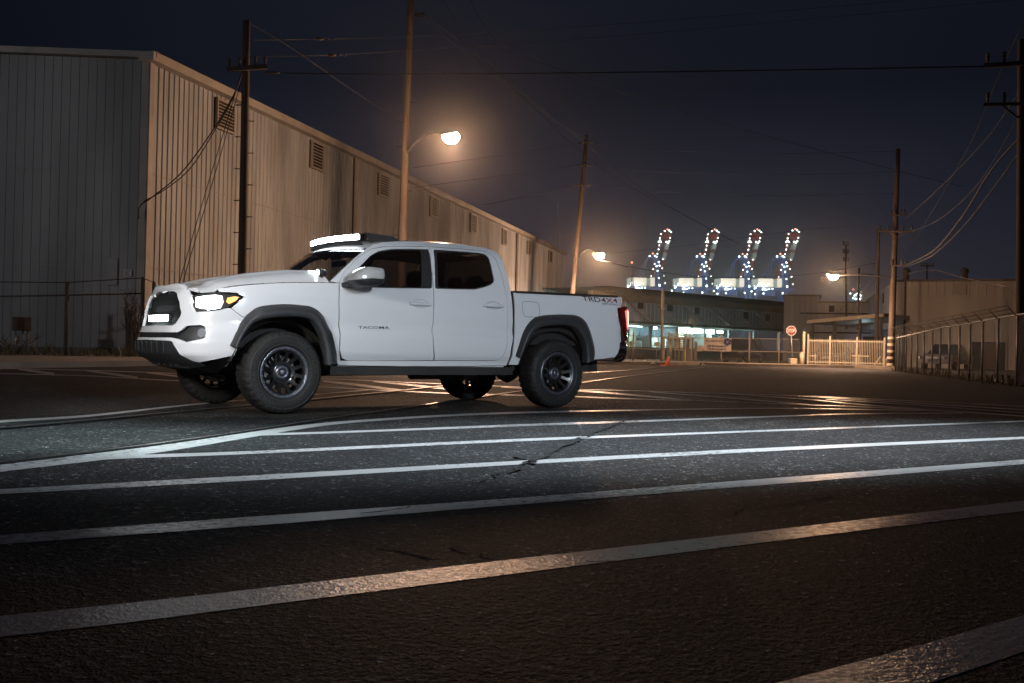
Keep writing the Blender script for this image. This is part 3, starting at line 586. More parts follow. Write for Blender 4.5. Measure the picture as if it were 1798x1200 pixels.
for k in range(n):
    u = u0+(u1-u0)*(k+.5)/n; q = MB(); F.box(q, u-.012, u+.012, .10, F.uz(1480, 597)[1]+.02, .025, .045); rel(q, pk).build('picket', M['cream'], pk)
for x, y in ((1419, 587), (1457.5, 590.5), (1505, 592), (1553, 593)):
    u = F.uz(x, 600)[0]; q = MB(); F.box(q, u-.045, u+.045, 0, F.uz(x, y)[1], -.045, .045); rel(q, pk).build('post', M['cream'], pk)
g0 = fp(1411.5, 61.5); t = thing('gate_post', tuple(g0), 'tall cream gate post with a ball cap right of the stop sign', 'post'); q = MB(); hh = zt_(1411.5, 586, 61.5); q.tube([(0, 0, 0), (0, 0, hh)], .075, 10); q.lathe([(.075, 0), (.10, .04), (.07, .11), (0, .13)], 'Z', (0, 0, hh), 10); q.build('post', M['cream'], t)
# stop sign in a barrel
g0 = gp(1391, 643); rr = math.hypot(*(g0-CAM)[:2]); F = Wall(g0, g0+np.array([_r0[0], _r0[1], 0])); ss_ = thing('stop_sign', tuple(g0), 'red octagonal stop sign on a thin post standing in a square planter', 'stop sign')
cu, cz = F.uz(1389.5, 581, .05); r8 = 8.8*rr/FPX
for k, (m, s_, o0, o1) in enumerate((('sign_white', 1., .02, .04), ('stop_red', .90, .041, .048))):
    q = MB(); q.prism([(cu+r8*s_*math.cos(R_(22.5+45*i)), cz+r8*s_*math.sin(R_(22.5+45*i))) for i in range(8)], lambda a, b, t_: F.P(a, b, t_), o0, o1); rel(q, ss_).build('sign_plate' if k == 0 else 'red_face', M[m], ss_)
v, f, asp = text_mesh('STOP', bold=.01); q = MB(); q.add([F.P(cu+(x-.5)*r8*1.30, cz+(y-.5)*r8*.62, .052) for x, y in v], f); rel(q, ss_).build('sign_text', M['sign_white'], ss_, recalc=False)
q = MB(); q.tube([F.P(F.uz(1391.5, 640)[0], .3), F.P(cu, cz-.1)], .03, 8); rel(q, ss_).build('post', M['galv'], ss_)
q = MB(); a, b = F.uz(1386, 640)[0], F.uz(1398, 640)[0]; F.box(q, a, b, 0, .45, -.22, .22); rel(q, ss_).build('planter', M['cream'], ss_, bevel=.03)
# cone
g0 = gp(1171, 642.3); cn = thing('traffic_cone', tuple(g0), 'orange traffic cone on the road edge before the turnstile', 'traffic cone'); q = MB(); q.box((-.22, -.22, 0), (.22, .22, .04)); q.tube([(0, 0, .04), (.13, .0, .46)], [.13, .03], 16); q.build('cone_body', M['cone'], cn)
# banner
F = Wall(fp(1236, 65.6), fp(1284, 65.6)); bn = thing('banner', tuple(fp(1236, 65.6)), 'pale banner with a blue round emblem and an address, tied to the dock fence', 'banner'); q = MB()
u0, u1 = F.uz(1236, 605)[0], F.uz(1284, 605)[0]; z1, z0 = F.uz(1260, 593.3)[1], F.uz(1260, 617.2)[1]
q.quadgrid([[F.P(u0+(u1-u0)*i/16, z0+(z1-z0)*j/6, .02*math.sin(i*1.3+j)) for j in range(7)] for i in range(17)]); rel(q, bn).build('cloth', M['banner'], bn)
def btxt(txt, fx0, fx1, fz0, fz1, m, nm='banner_text'):
    v, f, a = text_mesh(txt, bold=.03); q = MB(); q.add([F.P(u0+(u1-u0)*(fx0+(fx1-fx0)*x), z0+(z1-z0)*(fz0+(fz1-fz0)*y), .05) for x, y in v], f); rel(q, bn).build(nm, m, bn, recalc=False)
btxt('All Logistics LLC', .05, .70, .66, .84, M['ink_grey']); btxt('615 Barracuda St.', .13, .83, .32, .46, M['ink']); btxt('718 Barracuda St.', .13, .83, .10, .24, M['ink'])
cx, cz = u0+(u1-u0)*.86, z0+(z1-z0)*.70
for k in range(6):
    a0 = 2*math.pi*k/6; ri, ro = .07, .24; q = MB(); pts = [(cx+r_*math.cos(a0+t_), cz+r_*math.sin(a0+t_)) for r_, t_ in [(ri, .05), (ro, .05), (ro, .35), (ro, .65), (ro, .92), (ri, .92)]]; q.prism(pts, lambda a, b, t_: F.P(a, b, t_), .045, .055); rel(q, bn).build('emblem_blade', M['ink_blue'], bn)
F2 = Wall(fp(1221, 65.6), fp(1236, 65.6)); b2 = thing('small_banner', tuple(fp(1221, 65.6)), 'crumpled small pink banner left of the address banner', 'banner'); q = MB(); a0, a1 = F2.uz(1221, 605)[0], F2.uz(1235.3, 605)[0]; q.quadgrid([[F2.P(a0+(a1-a0)*i/10, F2.uz(1228, 617.2)[1]*(1-j/5)+F2.uz(1228, 607)[1]*j/5, .05*math.sin(i*1.9+j*1.4)) for j in range(6)] for i in range(11)]); rel(q, b2).build('cloth', M['banner'], b2)

# right-hand fence running towards the camera
def ln(x): return gp(x, 652+(x-1572)*.1205+.00*(x-1572))
px_posts = [1573, 1577.5, 1583, 1590, 1599.5, 1609.5, 1621.5, 1636, 1650, 1666, 1683.5, 1702, 1724, 1751, 1785]
hf = 1.75; pts_ = [ln(1573), ln(1650), ln(1702), ln(1751), ln(1800), ln(1850)]
fr_ = fence('chain_fence', 'chain link fence topped with slanting barbed wire arms, receding along the right side', pts_, [zt_(1573, 594, math.hypot(*(ln(1573)-CAM)[:2])), 1.74, 1.76, 1.80, 1.80, 1.80], [(ln(x), 1.74) for x in px_posts], M['chain_dark'], rails=(1.,), post_r=.035, barb=(-.30*_r0[0], -.30*_r0[1], .30), mat_post=M['galv'])

def weeds(name, line, n, hmax, seed, spread=.25, z=0.):
    rnd = random.Random(seed); q = MB(); P = [V(p) for p in line]; seg = [(P[i+1]-P[i]).length for i in range(len(P)-1)]; tot = sum(seg)
    for k in range(n):
        t = rnd.random()*tot; i = 0
        while i < len(seg)-1 and t > seg[i]: t -= seg[i]; i += 1
        c = P[i].lerp(P[i+1], t/seg[i])+Vector((rnd.gauss(0, spread), rnd.gauss(0, spread), z)); h = hmax*rnd.random()**2+.04
        for j in range(rnd.randint(3, 7)):
            a = rnd.uniform(0, 6.28); d = Vector((math.cos(a), math.sin(a), 0)); w_ = Vector((-d.y, d.x, 0))*.008; m_ = c+d*h*.25+Vector((0, 0, h*.7)); e = c+d*h*.6+Vector((0, 0, h*rnd.uniform(.8, 1.1)))
            q.add([c-w_, c+w_, m_+w_, m_-w_, e], [(0, 1, 2, 3), (3, 2, 4)])
    q.build(name, M['weed'], kind='stuff', recalc=False)
M['weed'] = noisy('dry_weed', (.10, .09, .04), (.16, .13, .07), 8, (.8, .9), 0)
weeds('weeds', [ln(1573), ln(1700), ln(1850)], 420, .30, 21); weeds('weeds', yp, 420, .35, 22, .3, .12); weeds('weeds', lf_pts, 260, .40, 23, .3, .12)
for k, (x, dy, s, m, lab) in enumerate(((1731, -.35, .10, 'sign_white', 'white scrap lying on the ground before the barbed fence, right of its middle'), (1748, -.2, .06, 'concrete', 'smaller grey scrap just right of the white scrap by the barbed fence'), (1705, -.2, .08, 'rust', 'dark brown scrap left of the white scrap by the barbed fence'))):
    p = ln(x)+np.array([0, dy, 0]); q = MB(); q.tube([p+np.array([-s, 0, .02]), p+np.array([0, s*.4, .06]), p+np.array([s, 0, .02])], [s*.4, s*.6, s*.3], 6)
    o = q.build('scrap', M[m], origin=tuple(p)); tagp(o, lab, 'scrap', 'litter scraps along the barbed fence')

# ================================================================== UTILITY POLES, LAMPS
def arm(q, base, dirv, L_, z, wd=.12, ht=.14): 
    a = V(base)+Vector((0, 0, z)); q.obox(a-Vector(dirv)*L_/2, a+Vector(dirv)*L_/2, wd, ht)
RX = Vector((_r0[0], _r0[1], 0))
def pole(label, x0, y0, x1, y1, rng, w0, w1, arms=(), steps=0, bands=0, group=None, m='wood'):
    """(x0,y0) top pixel, (x1,y1) base pixel (y1 None: hidden, run down to the ground); widths in pixels"""
    top = V(at(x0, y0, rng)); low = V(at(x1, y1, rng)); d = (low-top); base = low if abs(low.z) < .01 else top+d*(top.z/(top.z-low.z))
    t = thing('utility_pole', tuple(base), label, 'utility pole', group); q = MB(); k = rng/FPX/2; n = 8
    pts = [base.lerp(top, i/n) for i in range(n+1)]; q.tube(pts, [w1*k*(1-i/n)+w0*k*(i/n) for i in range(n+1)], 14); rel(q, t).build('pole_shaft', M[m], t)
    for (ax0, ay0, ax1, ay1, th, br) in arms:
        a, b = V(at(ax0, ay0, rng-.25)), V(at(ax1, ay1, rng-.25)); q = MB(); q.obox(a, b, th*rng/FPX, th*rng/FPX)
        c = (a+b)/2
        if br:
            cz = c-Vector((0, 0, (b-a).length*.22)); q.obox(a.lerp(b, .25), cz, .04, .05); q.obox(a.lerp(b, .75), cz, .04, .05)
        ca = rel(q, t).build('crossarm', M[m], t)
        for f_ in (.06, .3, .7, .94):
            p = a.lerp(b, f_); q = MB(); q.lathe([(.0, .30), (.05, .28), (.03, .22), (.07, .18), (.03, .12), (.05, .08), (.02, 0)], 'Z', tuple(p+Vector((0, 0, th*rng/FPX/2))), 8); rel(q, t).build('insulator', M['rust'], ca)
    for i in range(steps):
        p = base.lerp(top, .10+.70*i/steps); sd = 1 if i % 2 else -1; q = MB(); q.tube([p, p+RX*sd*(w1*k+.16)], .018, 5); rel(q, t).build('step', M['rust'], t)
    for i in range(bands):
        p = base.lerp(top, .02+.03*i); q = MB(); q.lathe([(w1*k*1.04, -.07), (w1*k*1.06, 0), (w1*k*1.04, .07)], 'Z', tuple(p), 14); rel(q, t).build('band', M['cream'], t)
    return t, base, top
def luminaire(t, start, end_px, rng_end, energy, rise=.5, size=1., tilt=0., bowl=.22):
    """curved arm from the pole to a cobra head with a glowing bowl, and its real light"""
    e = V(at(end_px[0], end_px[1], rng_end)); s = V(start); q = MB(); d = e-s
    mid = s+d*.5+Vector((0, 0, rise)); 
    pts = [s*(1-u)**2+mid*2*u*(1-u)+e*u*u for u in [i/10 for i in range(11)]]
    q.tube(pts, .05*size, 8); rel(q, t).build('lamp_arm', M['galv'], t)
    dh = Vector((d.x, d.y, 0)).normalized(); q = MB(); c = e+dh*.2*size
    rows = []
    for i in range(9):
        u = i/8; w_ = .20*size*math.sin(math.pi*min(.12+u*.80, 1))**.6; p = c+dh*(u-.5)*.9*size; sd = dh.cross(Vector((0, 0, 1)))
        rows.append([p+sd*w_*math.cos(a)+Vector((0, 0, w_*.55*max(math.sin(a), 0)+.02)) for a in [math.pi*j/8 for j in range(9)]])
    q.quadgrid(rows); hd_ = rel(q, t).build('lamp_head', M['galv'], t)
    q = MB(); q.lathe([(.0, -bowl*.9*size), (bowl*.6*size, -bowl*.75*size), (bowl*.95*size, -bowl*.35*size), (bowl*size, .01)], 'Z', tuple(c+Vector((0, 0, 0))), 20); rel(q, t).build('lamp_bowl', M['street_glow'], hd_)
    p_ = c-Vector((0, 0, bowl*size+.12)); lamp('POINT', 'street_lamp_light', tuple(p_), energy*.25, SODIUM, size=.25, parent=t); lamp('SPOT', 'street_lamp_beam', tuple(p_), energy, SODIUM, tuple(p_-Vector((0, 0, 5))+RX*tilt), size=.25, spot=172, blend=.5, parent=t); return c
pole('dark utility pole with climbing steps before the warehouse, nearest the pickup bonnet', 433, 37, 425, 490, 33., 12.5, 15, arms=[(398, 122, 469, 117.5, 7.5, False)], steps=15)
tB, bB, topB = pole('tall leaning utility pole carrying the brightest street lamp, behind the pickup roof', 722.5, -30, 705.5, 430, 41., 11, 15.5, arms=[], steps=6)
q = MB(); a, b = V(at(728, 27, 70.8)), V(at(745, 26, 70.8)); q.tube([a, b], [.08, .22], 8); rel(q, tB).build('insulator', M['rust'], tB)
luminaire(tB, at(713, 270, 41.), (788, 241), 37., 3700, rise=.8, size=1.0, bowl=.32, tilt=2.4)
tC, bC, topC = pole('leaning utility pole with three pairs of insulators, between the truck bed and the warehouse end', 1030, 238, 1005, 516, 80., 6.5, 10, arms=[])
for yy in (251, 290, 325):
    xx = 1030-(yy-238)*25/278
    for dx in (-13, 13):
        q = MB(); a, b = V(at(xx, yy-2, 79.8)), V(at(xx+dx, yy+2, 79.8)); q.tube([a, b], [.05, .10], 6); rel(q, tC).build('insulator', M['rust'], tC)
luminaire(tC, at(1017.5, 451, 80.), (1050, 447.5), 77., 7500, rise=1.0, size=1.1, bowl=.36)
tD, bD, topD = pole('banded utility pole with a wide crossarm at the end of the picket fence', 1577, 262, 1563.5, 648, 59.7, 7, 11.5, arms=[(1541, 406, 1605, 407.5, 3, True), (1563, 378, 1590, 378, 2.2, False), (1563, 466.5, 1592, 467, 2.6, False)], bands=5)
luminaire(tD, at(1566, 489, 59.7), (1468, 484.5), 57.5, 2600, rise=.25, size=.9, bowl=.30)
pole('slender pole standing just left of the banded pole', 1542.5, 402, 1539, 596, 66., 5, 6.5)
pole('far utility pole with two short crossarms left of the carport', 1485.5, 430, 1486, 597, 92., 3, 4, arms=[(1480, 430, 1490, 431, 1.5, False), (1480, 444, 1490, 445, 1.5, False), (1480, 458, 1490, 459, 1.5, False)])
pole('far bare stub of a pole behind the carport', 1508.5, 470, 1505.5, 597, 84., 3.2, 4.2)
pole('far T shaped pole rising behind the right-hand building roof', 1627.5, 462, 1628, 560, 115., 2.6, 3., arms=[(1616, 467, 1640, 467, 2., False)])
pole('dark utility pole with two crossarms at the right edge of the frame', 1793, 70, 1790.5, 674, 31., 10, 13, arms=[(1727, 116, 1850, 108, 7, False), (1727, 184, 1850, 182, 5, True)])
pole('thin whip antenna beyond the far end of the warehouse', 979, 357, 978, 520, 150., 1.0, 1.4, m='galv')

# ---- overhead wires: traced by eye, each from pole to pole
def wire(label, pts, rad=.016, grp='overhead wires'):
    P = [V(at(x, y, r)) for x, y, r in pts]; c = [Vector(p) for p in catmull([tuple(p) for p in P], 8)]; q = MB(); q.tube(c, rad, 5)
    o = q.build('overhead_wire', M['wire'], origin=tuple(P[0])); tagp(o, label, 'wire', grp)
wire('thick level cable crossing the whole sky from the stepped pole', [(468, 128, 33), (600, 130, 33), (900, 129.5, 32), (1300, 124.5, 31.5), (1730, 117, 31)], .022)
q = MB(); a, b = V(at(466, 127.5, 33)), V(at(492, 128, 33)); q.tube([a, b], [.05, .035], 6); o = q.build('cable_clamp', M['rust'], origin=tuple(a)); tagp(o, 'dark dead end clamp where the thick cable leaves the stepped pole', 'clamp')
wire('upper of two faint wires rising to the top right, with an insulator', [(435, 71, 33), (560, 69, 35), (715, 65, 38), (1000, 49, 45), (1500, 9, 48), (1620, -4, 49)], .010)
wire('lower of two faint wires rising to the top right, with an insulator', [(435, 100, 33), (580, 97, 35), (720, 89, 38), (1000, 70, 45), (1400, 36, 48), (1800, -2, 50)], .010)
for k, (x, y) in enumerate(((561, 68.5), (582, 97))):
    c = V(at(x, y, 35)); q = MB(); q.tube([c-RX*.12, c+RX*.12], .05, 6); q.tube([c+RX*.22, c+RX*.30], .03, 6); q.tube([c+RX*.42, c+RX*.5], .03, 6); o = q.build('line_insulator', M['rust'], origin=tuple(c)); tagp(o, ('small insulator string on the upper faint wire', 'small insulator string on the lower faint wire')[k], 'insulator', 'line insulators')
wire('long sagging wire from the stepped pole top down to the lamp pole', [(436, 40, 33), (520, 90, 35), (620, 160, 38), (712, 220, 41)], .010)
wire('loose twin cable drooping from the stepped pole to the warehouse corner', [(426, 125, 33), (410, 168, 34), (372, 232, 35), (320, 302, 35.6), (268, 346, 35.7), (246, 362, 35.7), (244, 385, 35.7)], .022)
wire('second loose cable drooping beside the twin cable on the warehouse', [(426, 125, 33), (408, 175, 34), (378, 228, 35), (335, 295, 35.6), (290, 333, 35.7), (252, 354, 35.7)], .018)
wire('steep guy wire from the stepped pole to the ground behind the bonnet, left one', [(426, 120, 33), (392, 235, 32.6), (350, 375, 32.2), (314, 500, 31.8), (286, 600, 31.5)], .014); wire('steep guy wire beside the left one, slightly nearer the pole', [(427, 130, 33), (398, 235, 32.6), (357, 375, 32.2), (320, 500, 31.8), (294, 600, 31.5)], .014)
wire('wire descending from the lamp pole to the pole behind the truck bed, upper', [(722, 20, 41), (760, 46, 42.5), (900, 160, 54), (1030, 246, 80)], .012)
wire('wire descending from the lamp pole past its glowing lamp to the far pole', [(745, 26, 41), (830, 92, 47), (1000, 230, 62), (1125, 330, 85), (1240, 400, 110), (1300, 430, 130)], .014)
wire('long wire falling from the top of the frame behind the lamp to the cranes', [(770, -10, 60), (860, 110, 66), (1015, 262, 90), (1110, 330, 110), (1210, 382, 140), (1290, 425, 160)], .020)
wire('shallow wire from above the lamp down to the banded pole', [(820, -10, 45), (880, 80, 47), (1000, 128, 50), (1250, 212, 55), (1575, 300, 60), (1690, 328, 62)], .013)
for k, (y0, y1, y2, lab) in enumerate(((251, 270, 266, 'topmost of three level wires between the insulator pole and the banded pole'), (290, 307, 302, 'middle of three level wires between the insulator pole and the banded pole'), (325, 344, 340, 'lowest of three level wires between the insulator pole and the banded pole'))):
    wire(lab, [(1040, y0, 80), (1150, y0+12, 75), (1330, y1, 64), (1450, y1-1, 62), (1572, y2, 59.7)], .012)
for k, (y0, y1, lab) in enumerate(((251, 277, 'uppermost faint wire from the insulator pole back to the warehouse roof'), (290, 312, 'middle faint wire from the insulator pole back to the warehouse roof'), (325, 360, 'lower faint wire from the insulator pole back to the warehouse roof'))):
    wire(lab, [(1018, y0, 80), (930, y0+(y1-y0)*.55, 68), (850 if k == 2 else 725, y1+18*(k != 2), 72 if k == 2 else 56)], .013)
for k, (pts, lab) in enumerate((([(1797, 235, 31), (1740, 300, 35), (1690, 380, 42), (1640, 440, 50), (1590, 466, 59)], 'thickest cable sweeping down from the right edge pole to the banded pole'), ([(1797, 258, 31), (1745, 330, 35), (1690, 400, 42), (1635, 450, 50), (1590, 469, 59)], 'second thick cable sweeping down from the right edge pole'), ([(1797, 150, 31), (1735, 240, 36), (1660, 320, 45), (1590, 385, 58)], 'thin cable curving from the upper right to the crossarm of the banded pole'), ([(1797, 190, 31), (1720, 320, 38), (1650, 385, 48), (1602, 406, 59)], 'thin lower cable curving from the right edge to the crossarm'), ([(1797, 40, 31), (1755, 130, 35), (1700, 260, 42), (1620, 400, 55), (1592, 440, 59)], 'steep thin cable from the top right corner to the banded pole'), ([(1566, 490, 60), (1630, 474, 58), (1700, 490, 52), (1795, 509, 45)], 'low cable hanging across the face of the right-hand building'), ([(1540, 490, 66), (1490, 530, 80), (1440, 585, 92)], 'thin cable falling from the banded pole behind the carport'))):
    wire(lab, pts, (.030, .022, .012, .012, .009, .020, .012)[k])
wire('thin wire crossing low behind the cranes', [(1060, 460, 78), (1160, 478, 90), (1250, 487, 110), (1400, 484, 110), (1540, 462, 66)], .018)
wire('very faint rising wire behind the crane tops', [(1050, 447, 110), (1200, 432, 120), (1400, 405, 110), (1541, 395, 66)], .014)
wire('thin bright wire leaving the small street lamp towards the cranes', [(1045, 455, 77), (1075, 462, 77), (1102, 469, 77)], .04)

# ================================================================== PORT BUILDINGS
# long shed with a black roof edge, braces and a lit dock
A0 = at(1037, 500, 86.); A0g = np.array([A0[0], A0[1], 0]); Hm = float(A0[2]); o_r, d_r = ray(1377, 531); A1 = o_r+d_r*((Hm-o_r[2])/d_r[2]); A1g = np.array([A1[0], A1[1], 0])
WM = Wall(A0g, A1g); sh = thing('dock_shed', tuple(A0g), 'long shed with a black rounded roof edge, diagonal braces and a lit loading dock', 'shed')
U1 = WM.len; zb1 = WM.uz(1200, 517.5)[1]
q = MB(); rows = []
for u in np.linspace(0, U1, 24):
    e = min(1, .35+u/3.); rows.append([WM.P(u, Hm-.28+.30*e*math.sin(a), .25+.35*e*math.cos(a)) for a in np.linspace(-1.2, 2.2, 8)]+[WM.P(u, Hm-.05, -14)])
q.quadgrid(rows); rel(q, sh).build('roof', M['roof_black'], sh)
zf_ = WM.uz(1200, 537.5)[1]
q = MB(); WM.box(q, 0, U1, zf_, Hm-.45, -.3, .22); rel(q, sh).build('fascia', M['fascia'], sh)
zc_ = WM.uz(1225, 574.5)[1]
q = MB(); WM.ribs(q, 0, U1, zc_, zf_, pitch=.6, rib=.1, dep=.03); rel(q, sh).build('wall', M['siding_blue'], sh, recalc=False)
for x, y0, y1 in ((1124, 529.6, 542.7), (1175.5, 532.5, 547), (1223, 540, 552), (1309, 548, 559.5), (1347, 552, 563.5)):
    q = MB(); u, z1 = WM.uz(x, y0); z0 = WM.uz(x, y1)[1]; WM.box(q, u-.40, u+.40, z0, z1, .035, .08); rel(q, sh).build('window', M['dark'], sh)
for a, b in (((1100, 527.6), (1147.6, 569)), ((1151, 535), (1199, 572.7)), ((1200, 539), (1247.7, 575)), ((1246.5, 544), (1291.5, 579)), ((1289, 546.4), (1333, 581.5)), ((1328, 551.4), (1370, 584))):
    q = MB(); q.obox(WM.hit(*a, .3), WM.hit(*b, 2.6), .12, .12); rel(q, sh).build('brace', M['roof_black'], sh)
q = MB(); WM.box(q, 2, U1, zc_-.12, zc_+.10, .0, 2.8); rel(q, sh).build('dock_canopy', M['roof_black'], sh)
q = MB(); WM.ribs(q, 0, U1, 0, zc_, pitch=1.2, rib=.2, dep=.05); q.v = [tuple(np.array(v)-WM.n*7.) for v in q.v]; rel(q, sh).build('dock_back_wall', M['siding_blue'], sh, recalc=False)
q = MB(); WM.box(q, 0, U1, 0, 1.05, -7, .2); rel(q, sh).build('dock_floor', M['rust'], sh)
for x in (1100, 1140, 1185, 1235, 1278, 1322, 1365):
    u = WM.uz(x, 600)[0]; q = MB(); WM.box(q, u-.12, u+.12, 1.05, zc_-.12, .0, .2); rel(q, sh).build('column', M['siding_grey'], sh)
rnd = random.Random(4)
for k in range(16):
    u = rnd.uniform(3, U1-2); q = MB(); w_ = rnd.uniform(.3, 1.1); h_ = rnd.uniform(.5, 1.9); WM.box(q, u, u+w_, 1.05, 1.05+h_, -4-rnd.random()*2, -3); o = rel(q, sh).build('dock_crate', M[rnd.choice(('cream', 'rust', 'siding_grey', 'fascia'))], sh, bevel=.02)
for x0, x1, y, w_ in ((1195, 1216, 580.5, .5), (1219, 1254, 581.5, .4), (1261, 1270, 583, .2), (1150.5, 1153.5, 576, .22), (1096, 1128, 573, .05)):
    a, b = WM.uz(x0, y, -1.5)[0], WM.uz(x1, y, -1.5)[0]; z = WM.uz((x0+x1)/2, y, -1.5)[1]; q = MB(); WM.box(q, a, b, z-w_*.6, z+w_*.4, -1.7, -1.5); rel(q, sh).build('tube_lamp', M['tube_light'], sh)
DOCK = (.62, 1.0, .88)
for x, e in ((1140, 240), (1205, 700), (1245, 700), (1300, 220), (1345, 150)):
    u = WM.uz(x, 590)[0]; lamp('POINT', 'dock_lamp_light', WM.P(u, zc_-.9, -2.4), e, DOCK, size=.4, parent=sh)
q = MB(); u, z = WM.uz(1218, 573, 2.8); q.lathe([(0, .02), (.4, .10), (.55, .25)], 'Y', WM.P(u, z+.35, 2.9), 16); rel(q, sh).build('dish', M['galv'], sh)
# grey block and long low building to the right of the shed
def block(name, label, x0, x1, ytop, rng, depth, m, roofm='fascia', ext=(), ribs=True, cat='building'):
    a = at(x0, ytop, rng); g = np.array([a[0], a[1], 0]); Hh = float(a[2]); g1 = fp(x1, rng); W_ = Wall(g, g1); t = thing(name, tuple(g), label, cat)
    q = MB(); 
    if ribs: W_.ribs(q, 0, W_.len, 0, Hh-.15, pitch=.5, rib=.08, dep=.03)
    else: W_.box(q, 0, W_.len, 0, Hh-.15, -.2, 0)
    rel(q, t).build('wall', M[m], t, recalc=False)
    q = MB(); W_.box(q, .0, .15, 0, Hh-.15, -depth, -.01); W_.box(q, W_.len-.15, W_.len, 0, Hh-.15, -depth, -.01); rel(q, t).build('side_wall', M[m], t)
    q = MB(); W_.box(q, -.15, W_.len+.15, Hh-.15, Hh, -depth, .15); rel(q, t).build('roof', M[roofm], t); return t, W_, Hh
tN, WN, HN = block('grey_building', 'plain grey block standing right of the dock shed behind the stop sign', 1377, 1438, 517.5, 100., 20, 'siding_grey')
tN2, WN2, HN2 = block('low_building', 'low dark building with a small louvred vent behind the carport', 1438.5, 1530, 529.5, 100., 20, 'siding_grey')
q = MB(); WN2.pbox(q, 1455.5, 537, 1465, 548, .035, .08); rel(q, tN2).build('vent', M['dark'], tN2)
q = MB(); WN2.pbox(q, 1380, 549.5, 1530, 552, .035, .07); rel(q, tN2).build('girt', M['dark'], tN2)
# carport
cA, cB = at(1420, 566, 70.), at(1556, 554, 68.); cp = thing('carport', (float(cA[0]), float(cA[1]), 0.), 'open carport with a thin sloping roof beyond the picket fence', 'carport'); Wc = Wall(cA, cB)
q = MB(); q.add([tuple(np.array(Wc.P(u, z, o))) for u, z, o in ((0, cA[2]+.12, .3), (Wc.len, cB[2]+.12, .3), (Wc.len, cB[2]+.12, -6), (0, cA[2]+.12, -6), (0, cA[2]-.10, .3), (Wc.len, cB[2]-.10, .3), (Wc.len, cB[2]-.10, -6), (0, cA[2]-.10, -6))], [(0, 1, 2, 3), (4, 7, 6, 5), (0, 4, 5, 1), (1, 5, 6, 2), (2, 6, 7, 3), (3, 7, 4, 0)]); rel(q, cp).build('roof', M['cream'], cp)
for u in (.2, Wc.len*.33, Wc.len*.66, Wc.len-.4):
    q = MB(); Wc.box(q, u, u+.14, 0, cA[2]-.1+(cB[2]-cA[2])*u/Wc.len, -.1, .04); rel(q, cp).build('post', M['rust'], cp)
q = MB(); Wc.box(q, 0, Wc.len, 0, cA[2]-.3, -6.2, -6); rel(q, cp).build('back_wall', M['siding_blue'], cp)
q = MB(); Wc.box(q, 1.4, 2.9, .1, cA[2]-.8, -5.95, -5.8); rel(q, cp).build('doorway', M['dark'], cp); q = MB(); Wc.box(q, .1, Wc.len-1, cA[2]-.75, cA[2]-.65, -.1, 0); rel(q, cp).build('beam', M['dark'], cp)
lamp('POINT', 'carport_lamp_light', Wc.P(Wc.len*.5, cA[2]-.5, -3), 25, (.55, .85, 1.0), size=.3, parent=cp)
# tan building at the right
tR, WR, HR = block('tan_building', 'tan ribbed building with a dark doorway behind the barbed fence, at the right', 1574, 1900, 491.5, 72., 26, 'siding_tan', 'fascia')
q = MB(); zz0, zz1 = WR.uz(1640, 575)[1], WR.uz(1640, 522)[1]; WR.box(q, WR.uz(1600, 540)[0], WR.uz(1767, 540)[0], zz0, zz1, .035, .05); rel(q, tR).build('wall_panel', M['siding_tan'], tR)
q = MB(); WR.pbox(q, 1673.5, 498, 1697, 517, .035, .09); rel(q, tR).build('louvre', M['louvre'], tR, bevel=.01)
q = MB(); WR.pbox(q, 1587, 493, 1589.5, 645, .035, .13); rel(q, tR).build('downspout', M['rust'], tR)
q = MB(); WR.pbox(q, 1706, 601, 1765, 653, .035, .06); dr_ = rel(q, tR).build('doorway', M['dark'], tR)
q = MB(); WR.pbox(q, 1703, 598, 1768, 601, .035, .10); WR.pbox(q, 1703, 601, 1706, 653, .035, .10); WR.pbox(q, 1765, 601, 1768, 653, .035, .10); rel(q, tR).build('door_frame', M['siding_tan'], tR)
q = MB(); WR.pbox(q, 1727, 603, 1756, 650, .061, .09); rel(q, tR).build('door', M['rust'], dr_)
for x, y in ((1591.5, 480), (1694, 480)):
    p = V(at(x, y, 75.)); q = MB(); q.lathe([(.20, -.6), (.20, .0), (.28, .05), (.26, .25), (.12, .36), (0, .38)], 'Z', tuple(p), 14); rel(q, tR).build('roof_vent', M['rust'], tR)
# receding blue wall left of the tan building
a = at(1573, 489.5, 72.2); g = np.array([a[0], a[1], 0]); b = at(1521, 525, 104.); gb = np.array([b[0], b[1], 0]); Wl = Wall(g, gb); tL = thing('blue_building', tuple(g), 'narrow bluish side wall receding behind the banded pole', 'building')
q = MB(); Wl.ribs(q, .1, Wl.len, 0, 3, pitch=.6, rib=.1, dep=.03, ztop=lambda u: float(a[2])-.1+(float(b[2])-float(a[2]))*u/Wl.len); rel(q, tL).build('wall', M['siding_blue'], tL, recalc=False)
q = MB(); Wl.pbox(q, 1549, 516, 1551, 533, .035, .08); rel(q, tL).build('window', M['dark'], tL)

